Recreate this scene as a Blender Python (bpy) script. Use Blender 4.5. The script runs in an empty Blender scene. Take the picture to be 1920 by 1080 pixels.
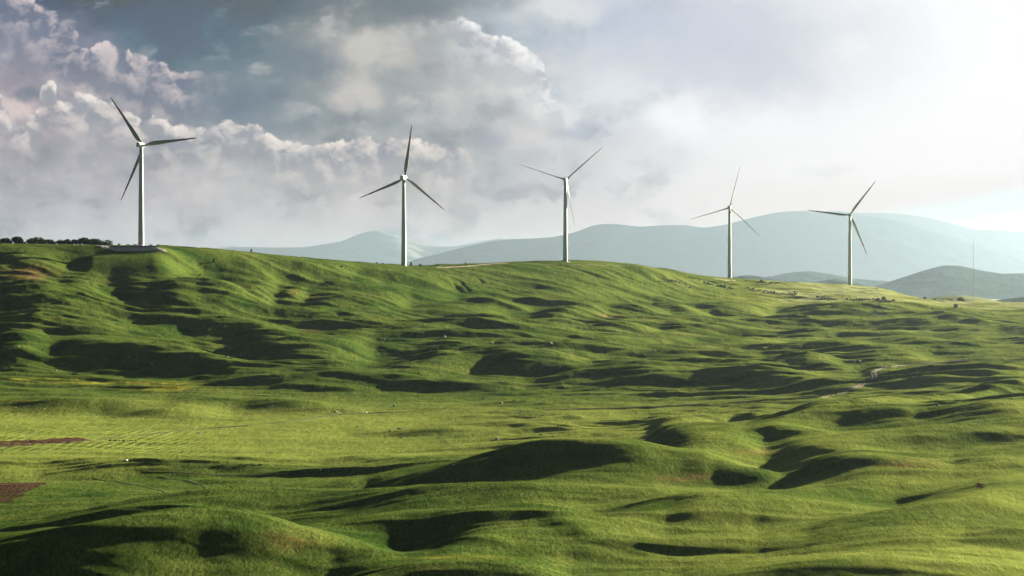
import bpy, math, random
import numpy as np
from mathutils import Vector, Matrix

# ------------------------------------------------------------------ camera
F = 4500.0          # focal length in pixels of the 1920 px wide photograph
V0 = 520.0          # row of the true horizon
SUN_AZ, SUN_EL = math.radians(44), math.radians(14.5)
S = bpy.context.scene
C = S.collection
cam = bpy.data.cameras.new('camera'); camo = bpy.data.objects.new('camera', cam); C.objects.link(camo)
cam.sensor_width = 36; cam.lens = F/1920*36; cam.clip_start = 5; cam.clip_end = 160000
cam.shift_y = -(540-V0)/1920
camo.location = (0, 0, 0); camo.rotation_euler = (math.pi/2, 0, 0)
S.camera = camo
S.view_settings.view_transform = 'Standard'; S.view_settings.look = 'None'
S.view_settings.gamma = 1; S.view_settings.use_curve_mapping = False
EXPO = 2.85
S.view_settings.exposure = EXPO
S.render.engine = 'CYCLES'
S.cycles.max_bounces = 5; S.cycles.volume_bounces = 1; S.cycles.transparent_max_bounces = 16

# ------------------------------------------------------------------ shader expression helper
class G:
    def __init__(s, nt): s.nt = nt
    def node(s, t, **k):
        n = s.nt.nodes.new(t)
        for a, b in k.items(): setattr(n, a, b)
        return n
    def put(s, sock, v):
        if isinstance(v, X): s.nt.links.new(v.s, sock)
        elif isinstance(v, bpy.types.NodeSocket): s.nt.links.new(v, sock)
        else:
            try: sock.default_value = v
            except Exception: sock.default_value = (*v, 1)
    def m(s, op, *a, clamp=False):
        n = s.node('ShaderNodeMath', operation=op, use_clamp=clamp)
        for i, v in enumerate(a): s.put(n.inputs[i], v)
        return X(s, n.outputs[0])
    def vec(s, x, y, z=0.0):
        n = s.node('ShaderNodeCombineXYZ')
        for i, v in enumerate((x, y, z)): s.put(n.inputs[i], v)
        return X(s, n.outputs[0])
    def noise(s, v, scale=1.0, detail=4, rough=.5, dist=0.0, out=0, dim='3D'):
        n = s.node('ShaderNodeTexNoise', noise_dimensions=dim)
        s.put(n.inputs['Vector'], v); n.inputs['Scale'].default_value = scale; n.inputs['Detail'].default_value = detail
        n.inputs['Roughness'].default_value = rough; n.inputs['Distortion'].default_value = dist
        return X(s, n.outputs[out])
    def step(s, a, b, x):     # smoothstep
        n = s.node('ShaderNodeMapRange', interpolation_type='SMOOTHSTEP')
        s.put(n.inputs[0], x); s.put(n.inputs[1], a); s.put(n.inputs[2], b)
        n.inputs[3].default_value = 0; n.inputs[4].default_value = 1
        return X(s, n.outputs[0])
    def mix(s, f, a, b, mode='MIX'):
        n = s.node('ShaderNodeMix', data_type='RGBA', blend_type=mode)
        s.put(n.inputs[0], f); s.put(n.inputs[6], a); s.put(n.inputs[7], b)
        return X(s, n.outputs[2])
    def ramp(s, f, stops, interp='LINEAR'):
        n = s.node('ShaderNodeValToRGB'); cr = n.color_ramp; cr.interpolation = interp
        while len(cr.elements) > 1: cr.elements.remove(cr.elements[0])
        cr.elements[0].position = stops[0][0]; cr.elements[0].color = (*stops[0][1], 1)
        for p, c in stops[1:]:
            e = cr.elements.new(p); e.color = (*c, 1)
        s.put(n.inputs[0], f)
        return X(s, n.outputs[0])
class X:
    def __init__(s, g, sock): s.g = g; s.s = sock
    def __add__(s, o): return s.g.m('ADD', s, o)
    __radd__ = __add__
    def __sub__(s, o): return s.g.m('SUBTRACT', s, o)
    def __rsub__(s, o): return s.g.m('SUBTRACT', o, s)
    def __mul__(s, o): return s.g.m('MULTIPLY', s, o)
    __rmul__ = __mul__
    def __truediv__(s, o): return s.g.m('DIVIDE', s, o)
def lin(c): return tuple((x/255/12.92 if x <= 10 else ((x/255+.055)/1.055)**2.4) for x in c)

# ------------------------------------------------------------------ world: Nishita sky with sunlit cumulus towards the sun side
W = bpy.data.worlds.new('World'); S.world = W; W.use_nodes = True
nt = W.node_tree; nt.nodes.clear(); g = G(nt)
out = g.node('ShaderNodeOutputWorld')
sky = g.node('ShaderNodeTexSky', sky_type='NISHITA', sun_disc=False)
sky.sun_elevation = SUN_EL; sky.sun_rotation = SUN_AZ; sky.air_density = 1.0; sky.dust_density = .6; sky.ozone_density = 1.5
tc = g.node('ShaderNodeTexCoord'); sep = g.node('ShaderNodeSeparateXYZ'); nt.links.new(tc.outputs['Generated'], sep.inputs[0])
dx, dy, dz = (X(g, sep.outputs[i]) for i in range(3))
az = g.m('ARCTAN2', dx, dy); el = g.m('ARCSINE', dz)
U = 9.6 + az*45.0                     # angles expressed in units of 1/45 rad
V = 5.2 - el*45.0
P = g.vec(U, V)
def fbm(off, sc, det, rough=.55): return g.noise(g.vec(U*1.0+off, V*1.0+off*1.7), sc, det, rough)
w1 = g.noise(P, .9, 5, .6, out=1)
sw = g.node('ShaderNodeSeparateColor'); nt.links.new(w1.s, sw.inputs[0])
wx = (X(g, sw.outputs[0])-.5)*1.5; wy = (X(g, sw.outputs[1])-.5)*1.2
w2 = g.noise(P, 3.2, 5, .6, out=1)
sw2 = g.node('ShaderNodeSeparateColor'); nt.links.new(w2.s, sw2.inputs[0])
wx2 = (X(g, sw2.outputs[0])-.5)*.45; wy2 = (X(g, sw2.outputs[1])-.5)*.45
Uw = U + wx + wx2; Vw = V + wy + wy2
EX = 2**EXPO
cols_u = [0,160,320,480,640,800,960,1120,1280,1440,1600,1760,1920]
rows = {
 -160:[(70,95,115),(50,80,100),(50,80,100),(60,95,115),(95,115,128),(110,125,138),(150,165,175),(180,190,200),(195,203,212),(215,220,226),(232,236,240),(246,248,250),(252,252,254)],
 0:[(96,112,132),(56,80,98),(66,94,110),(82,104,116),(112,124,130),(128,138,144),(186,193,200),(206,211,219),(206,211,221),(220,224,230),(236,239,243),(249,250,252),(252,253,254)],
 80:[(134,142,158),(134,138,154),(88,120,134),(112,130,140),(160,164,164),(168,172,172),(176,188,198),(200,206,216),(206,210,220),(212,217,224),(226,230,234),(246,248,250),(252,252,254)],
 160:[(164,158,168),(156,154,164),(132,142,152),(130,144,152),(150,156,158),(172,176,178),(206,207,207),(206,214,222),(212,217,225),(220,224,230),(238,240,243),(249,250,251),(252,252,253)],
 240:[(176,168,174),(166,164,170),(156,160,168),(134,148,158),(152,160,164),(168,174,176),(196,198,199),(208,213,219),(238,241,243),(243,244,246),(246,247,248),(250,250,251),(252,252,253)],
 320:[(168,168,176),(174,174,181),(182,182,186),(186,188,190),(190,190,190),(188,190,190),(186,191,195),(212,215,218),(236,238,239),(242,243,243),(246,247,247),(249,250,250),(251,251,252)],
 400:[(186,189,196),(194,196,202),(199,200,203),(204,207,209),(208,210,211),(212,214,214),(218,220,220),(226,227,228),(238,239,238),(243,243,241),(246,246,245),(248,248,248),(250,250,250)],
 500:[(212,212,216),(218,218,222),(220,221,224),(224,226,228),(228,230,230),(230,232,232),(233,234,234),(236,237,236),(242,242,240),(243,243,242),(246,246,245),(248,248,247),(250,250,249)]}
HZ = {-160:.0,0:.0,80:.0,160:.0,240:.0,320:.0,400:.0,500:0}
fu = (Uw + 2.0)/24.0
rk = sorted(rows)
def srgb_row(r): return [((u/100+2)/24, tuple(x/EX for x in lin(c))) for u, c in zip(cols_u, rows[r])]
skyc = g.ramp(fu, srgb_row(rk[0]))
for a, b in zip(rk[:-1], rk[1:]):
    skyc = g.mix(g.m('SUBTRACT', Vw*1.0, a/100, clamp=False).g.m('MULTIPLY', Vw-a/100, 100/(b-a), clamp=True), skyc, g.ramp(fu, srgb_row(b)))
# billowing relief, lit from the upper right
def bil(uu, vv):
    t = None
    for i, (sc, am) in enumerate(((1.1,1.0),(2.3,.62),(4.9,.36),(10.5,.2),(22,.1))):
        n = g.m('ABSOLUTE', g.noise(g.vec(uu, vv*1.15, i*3.7), sc, 0, .5)-.5)*(am*2)
        t = n if t is None else t+n
    return t
ub = U + wx2*.6; vb = V + wy2*.6
B0 = bil(ub, vb); B1 = bil(ub+.13, vb-.14)
relief = B0-B1
def edge(pts):
    n = g.node('ShaderNodeFloatCurve'); cv = n.mapping.curves[0]
    pp = [((u/100+2)/24, (v/100+2)/8) for u, v in pts]
    cv.points[0].location = pp[0]; cv.points[1].location = pp[-1]
    for p in pp[1:-1]: cv.points.new(*p)
    for p in cv.points: p.handle_type = 'AUTO'
    n.mapping.update(); g.put(n.inputs['Value'], (U+2.0)/24.0)
    return X(g, n.outputs[0])*8.0-2.0
def layer(skyc, pts, lo, hi, body, rim, rimw, amp, strength, relk):
    e = edge(pts)
    d = V - e + (B0-.55)*amp                       # > 0 inside the cloud, in units of 100 px
    msk = g.step(0.0, .10, d)*g.step(lo[0], lo[1], U)*(1-g.step(hi[0], hi[1], U))
    rimf = g.m('EXPONENT', g.m('MAXIMUM', d, 0.0)*(-1.0/rimw))
    lit = g.m('ADD', rimf*strength, relief*relk, clamp=True)
    shade = g.mix(lit, tuple(x/EX for x in lin(body)), tuple(x/EX for x in lin(rim)))
    fade = g.m('EXPONENT', g.m('MAXIMUM', d, 0.0)*(-.55/rimw))
    return g.mix(msk*g.m('MINIMUM', fade*1.25, 1.0), skyc, shade)
D = lambda c: tuple(x/EX for x in lin(c))
def patch(skyc, u, v, su, sv, c, al, rot=0.0, hard=(.0, 1.0)):
    a = (Uw*.5+U*.5-u/100)*(100/su); b_ = (Vw*.5+V*.5-v/100)*(100/sv)
    if rot: a, b_ = a*math.cos(rot)+b_*math.sin(rot), b_*math.cos(rot)-a*math.sin(rot)
    r = g.m('EXPONENT', (a*a+b_*b_)*-1.0)*(1.0+(B0-.55)*.8)
    return g.mix(g.step(.12, .85, r)*al, skyc, D(c))
calm = 1-g.step(10.5, 15.0, U)*1.0
soft = g.noise(g.vec(U+wx2, V*1.5+wy2), .85, 9, .62)
skyc = g.mix(g.step(.50, .70, soft)*calm*.45, skyc, D((226,222,218)))
skyc = g.mix(g.step(.50, .32, soft)*calm*.36, skyc, D((96,112,126)))
for p in [(330,62,120,62,(80,110,126),.85),(760,2,220,30,(124,134,142),.65),(560,115,70,40,(122,136,148),.6),(1300,60,210,70,(202,209,220),.55),(1480,165,110,40,(212,217,226),.5),(705,95,85,45,(206,203,196),.75),(668,180,55,40,(212,207,202),.6),(610,120,45,30,(120,134,146),.5),(430,190,90,40,(116,132,146),.5),(540,235,70,25,(134,146,154),.5),
          (915,262,50,22,(168,172,184),.6),(975,362,40,18,(166,172,180),.6),(1070,245,45,18,(178,186,202),.6),(1150,180,80,50,(232,236,238),.5),(1050,215,60,30,(236,236,234),.5),
          (1180,40,100,45,(190,200,216),.5),(1060,20,70,35,(230,231,231),.6),(880,150,80,40,(190,190,190),.5),(1400,130,120,50,(202,208,218),.5),(1590,90,50,28,(246,247,248),.5),
          (1270,215,60,50,(250,251,252),.6),(1240,310,80,30,(214,218,222),.4),(1540,320,60,12,(228,230,231),.5),(30,210,60,30,(226,210,206),.8),(60,188,32,16,(118,130,146),.8)]:
    skyc = patch(skyc, *p)
def layer2(skyc, pts, lo, hi, body, rim, rimw, amp, bmsk=1.0):
    e = edge(pts)
    d = V - e + (B0-.5)*amp                       # > 0 inside the cloud, in units of 100 px
    msk = g.step(-.01, .07, d)*g.step(lo[0], lo[1], U)*(1-g.step(hi[0], hi[1], U))
    rimf = g.m('EXPONENT', g.m('MAXIMUM', d, 0.0)*(-1.0/rimw))
    lit = g.m('ADD', rimf*.35+.10, relief*1.9, clamp=True)
    shade = g.mix(lit, D(body), D(rim))
    fade = g.m('EXPONENT', g.m('MAXIMUM', d-.12, 0.0)*(-.9/rimw))
    return g.mix(msk*fade*bmsk, skyc, shade)
skyc = layer2(skyc, [(-200,-150),(0,-60),(40,-10),(62,0),(85,24),(115,42),(140,58),(152,76),(168,90),(186,96),(198,84),(215,78),(235,86),(250,104),(285,107),(310,118),(335,138),(400,142),(440,190),(2200,600)], (-3,-2), (3.2,4.1), (122,130,148), (216,204,204), .7, .34)
skyc = layer2(skyc, [(-200,150),(0,186),(30,210),(52,232),(80,210),(92,162),(106,156),(122,192),(150,182),(200,192),(240,214),(300,226),(332,240),(350,228),(400,238),(440,228),(480,244),(520,264),(560,262),(600,276),(650,268),(690,260),(740,268),(790,266),(830,265),(870,280),(910,300),(2200,560)], (-3,-2), (8.2,9.3), (162,165,172), (236,228,220), .42, .36)
skyc = layer2(skyc, [(-200,20),(700,30),(830,44),(862,38),(880,40),(902,54),(944,70),(962,84),(1002,100),(1016,118),(1024,140),(1060,230),(1100,330),(2200,700)], (8.0,9.0), (10.3,10.8), (186,188,194), (248,247,245), .55, .26, .9)
# the air in front of the sky whitens it: give the sky beyond it its own, darker and bluer, brightness
hz_v = g.ramp((V+2)/8.0, [(x, (h_, h_, h_)) for x, h_ in [(0,.08),(.256,.100),(.35,.111),(.45,.131),(.55,.163),(.65,.212),(.75,.312),(.80,.37),(.9,.42)]])
Uc = g.m('MAXIMUM', g.m('MINIMUM', U, 20.0), 0.0)
hz_h = g.m('EXPONENT', Uc*.0336+Uc*Uc*.0016)
hs = g.node('ShaderNodeVectorMath', operation='SCALE'); g.put(hs.inputs[0], hz_v); g.put(hs.inputs[3], hz_h*(1.16/EX))
ht = g.node('ShaderNodeVectorMath', operation='MULTIPLY'); g.nt.links.new(hs.outputs[0], ht.inputs[0]); ht.inputs[1].default_value = (.83, .995, .985)
hd = g.node('ShaderNodeVectorMath', operation='SUBTRACT'); g.put(hd.inputs[0], skyc); g.nt.links.new(ht.outputs[0], hd.inputs[1])
trn = g.ramp((V+2)/8.0, [(0,(.86,)*3),(.25,(.815,)*3),(.45,(.745,)*3),(.55,(.69,)*3),(.65,(.60,)*3),(.75,(.44,)*3),(.80,(.36,)*3),(.9,(.30,)*3)])
hq = g.node('ShaderNodeVectorMath', operation='DIVIDE'); g.nt.links.new(hd.outputs[0], hq.inputs[0]); g.put(hq.inputs[1], trn)
hm = g.node('ShaderNodeVectorMath', operation='MAXIMUM'); g.nt.links.new(hq.outputs[0], hm.inputs[0]); hm.inputs[1].default_value = (.002, .004, .006)
skyc = X(g, hm.outputs[0])
front = (1-g.step(.30, .60, g.m('ABSOLUTE', az)))*(1-g.step(.14, .26, el))
dim_deck = g.step(.26, .42, g.noise(g.vec(dx, dy, dz*2.0), 2.2, 5, .55))  # unseen dark cloud deck, added to weaken the fill light in shadows
bg1 = g.node('ShaderNodeBackground'); g.put(bg1.inputs[0], g.mix(dim_deck*.95, X(g, sky.outputs[0]), (.16, .20, .24))); bg1.inputs[1].default_value = .05
bg2 = g.node('ShaderNodeBackground'); g.put(bg2.inputs[0], skyc); bg2.inputs[1].default_value = 1.0
mx = g.node('ShaderNodeMixShader'); g.put(mx.inputs[0], front)
nt.links.new(bg1.outputs[0], mx.inputs[1]); nt.links.new(bg2.outputs[0], mx.inputs[2]); nt.links.new(mx.outputs[0], out.inputs[0])
W.cycles.sampling_method = 'MANUAL'; W.cycles.sample_map_resolution = 512

# ------------------------------------------------------------------ sun
sl = bpy.data.lights.new('sun', 'SUN'); sl.energy = 5.0; sl.angle = math.radians(.8); sl.color = (1.0, .88, .64)
so = bpy.data.objects.new('sun', sl); C.objects.link(so)
sd = Vector((math.cos(SUN_EL)*math.sin(SUN_AZ), math.cos(SUN_EL)*math.cos(SUN_AZ), math.sin(SUN_EL)))
so.rotation_euler = (-sd).to_track_quat('-Z', 'Y').to_euler(); so.location = (600, 200, 300)

# ------------------------------------------------------------------ object helpers
def link(name, me, mats=(), parent=None, loc=None):
    o = bpy.data.objects.new(name, me); C.objects.link(o)
    if me:
        for m in mats: me.materials.append(m)
    if parent: o.parent = parent
    if loc is not None: o.location = loc
    return o
def tag(o, label=None, cat=None, group=None, kind=None):
    if label: o['label'] = label
    if cat: o['category'] = cat
    if group: o['group'] = group
    if kind: o['kind'] = kind
    return o
def mesh(name, v, f, mi=None, smooth=False):
    me = bpy.data.meshes.new(name); me.from_pydata([tuple(p) for p in v], [], [tuple(q) for q in f])
    if mi is not None: me.polygons.foreach_set('material_index', mi)
    if smooth: me.polygons.foreach_set('use_smooth', [True]*len(me.polygons))
    me.update(); return me
def mat(name):
    m = bpy.data.materials.new(name); m.use_nodes = True; nt = m.node_tree; nt.nodes.clear()
    g = G(nt); o = g.node('ShaderNodeOutputMaterial'); b = g.node('ShaderNodeBsdfPrincipled')
    nt.links.new(b.outputs[0], o.inputs[0]); return m, g, b
def simple(name, col, rough=.7, var=.12, scale=1.0, bump=0.0, metal=0):
    m, g, b = mat(name); t = g.node('ShaderNodeTexCoord')
    n = g.noise(X(g, t.outputs['Object']), scale, 6, .6)
    c = g.mix(g.step(.3, .7, n), tuple(x*(1-var) for x in col), tuple(min(1, x*(1+var)) for x in col))
    g.put(b.inputs['Base Color'], c); b.inputs['Roughness'].default_value = rough; b.inputs['Metallic'].default_value = metal
    if rough >= .9: b.inputs['Specular IOR Level'].default_value = .03
    if bump:
        bp = g.node('ShaderNodeBump'); bp.inputs['Strength'].default_value = bump; bp.inputs['Distance'].default_value = .1
        g.put(bp.inputs['Height'], n); g.nt.links.new(bp.outputs[0], b.inputs['Normal'])
    return m

# ------------------------------------------------------------------ numpy noise
def perlin(x, y, seed=0):
    xi = np.floor(x).astype(np.int64); yi = np.floor(y).astype(np.int64)
    xf = (x-xi).astype(np.float32); yf = (y-yi).astype(np.float32)
    def gr(ix, iy, fx, fy):
        h = (ix*374761393 + iy*668265263 + seed*974711) & 0xffffffff
        h = ((h ^ (h >> 13))*1274126177) & 0xffffffff
        a = ((h ^ (h >> 16)) & 0xffff).astype(np.float32)*np.float32(2*math.pi/65536)
        return np.cos(a)*fx + np.sin(a)*fy
    u = xf*xf*xf*(xf*(xf*6-15)+10); v = yf*yf*yf*(yf*(yf*6-15)+10)
    a = gr(xi, yi, xf, yf); b = gr(xi+1, yi, xf-1, yf); c = gr(xi, yi+1, xf, yf-1); d = gr(xi+1, yi+1, xf-1, yf-1)
    return (a+(b-a)*u) + ((c+(d-c)*u)-(a+(b-a)*u))*v
def nfbm(x, y, oct=4, seed=0, gain=.5, ridge=False):
    t = 0; a = 1.0; c, s = math.cos(.6), math.sin(.6)
    for i in range(oct):
        n = perlin(x, y, seed+i)
        t = t + a*((.35-np.abs(n)) if ridge else n)
        x, y = (c*x-s*y)*2.03+11.3, (s*x+c*y)*2.03-7.1; a *= gain
    return t
def ss(a, b, x):
    t = np.clip((x-a)/(b-a), 0, 1); return t*t*(3-2*t)
def smooth1(a, n):
    k = np.exp(-.5*(np.arange(-3*n, 3*n+1)/n)**2); k /= k.sum()
    return np.convolve(np.pad(a, 3*n, mode='edge'), k, 'valid')

# ------------------------------------------------------------------ terrain: base surface described by distance / height profiles
NU, ND = 1300, 1500
ug = np.linspace(-340, 2260, NU)                 # fan of columns (tan of bearing)
tg = (ug-960)/F
dg = np.exp(np.linspace(math.log(400), math.log(3300), ND))
cu = [-340, 0, 480, 960, 1440, 1920, 2260]
sky_u = [-340,-100,0,160,265,300,400,500,600,700,755,800,860,970,1058,1130,1200,1270,1330,1367,1440,1520,1592,1650,1720,1760,1820,1920,2260]
sky_v = [450,455,459,461,461,463,469,479,488,495,499,500,498,492,491,493,498,511,520,523,528,533,537,543,562,569,571,573,574]
sky_D = [2010,2010,2010,2015,2035,2045,2080,2140,2200,2270,2310,2340,2380,2440,2490,2550,2630,2740,2820,2862,2870,2865,2862,2850,2820,2790,2760,2740,2740]
def col(v): return np.interp(ug, cu, v)
K = [(col([396]*7), col([1230]*7)),
 (col([500]*7), col([1170,1165,1160,1150,1145,1140,1140])),
 (col([620]*7), col([1070,1060,1042,1024,1015,1008,1005])),
 (col([760]*7), col([1005,995,966,935,915,900,892])),
 (col([900]*7), col([942,932,914,876,828,815,805])),
 (col([1050]*7), col([862,862,866,856,790,752,742])),
 (col([1200]*7), col([818,818,820,812,800,757,750])),
 (col([1350]*7), col([778,778,778,775,768,734,728])),
 (col([1500]*7), col([742,742,743,744,744,710,705])),
 (col([1650]*7), col([668,670,686,690,708,688,682])),
 (col([1760,1760,1790,1800,1800,1800,1800]), col([603,605,630,640,676,660,655])),
 (col([1850,1850,1930,2050,2150,2100,2080]), col([545,548,574,597,634,629,628])),
 (col([1945,1945,2045,2260,2540,2400,2400]), col([484,488,526,553,575,601,600])),
 (np.interp(ug, sky_u, sky_D), np.interp(ug, sky_u, sky_v))]
KD = []; KZ = []
for k, (d, v) in enumerate(K):
    n = 6 if k == len(K)-1 else 60
    d = smooth1(d, 20); v = smooth1(v, n)
    KD.append(d); KZ.append((V0-v)/F*d)
KD.append(KD[-1]+180); KZ.append(KZ[-1]-9)
KD.append(np.full(NU, 3400.0)); KZ.append(np.full(NU, -95.0)*.6+KZ[-2]*.4)
KD = np.array(KD); KZ = np.array(KZ)
h = np.diff(KD, axis=0); dl = np.diff(KZ, axis=0)/h
m_ = np.zeros_like(KZ); m_[0] = dl[0]; m_[-1] = dl[-1]
m_[1:-1] = (dl[:-1]*h[1:]+dl[1:]*h[:-1])/(h[:-1]+h[1:])
m_[13] = np.minimum(m_[13], .02)
DD, UU = np.meshgrid(dg, ug, indexing='ij')        # rows = distance
Z = np.zeros((ND, NU))
for k in range(len(KD)-1):
    t = (DD-KD[k])/h[k]; mk = (t >= 0) & (t < 1)
    t2 = t*t; t3 = t2*t
    zz = (2*t3-3*t2+1)*KZ[k] + (t3-2*t2+t)*h[k]*m_[k] + (-2*t3+3*t2)*KZ[k+1] + (t3-t2)*h[k]*m_[k+1]
    Z[mk] = zz[mk]
XX = DD*tg[None, :]
skyD = KD[13]

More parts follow.
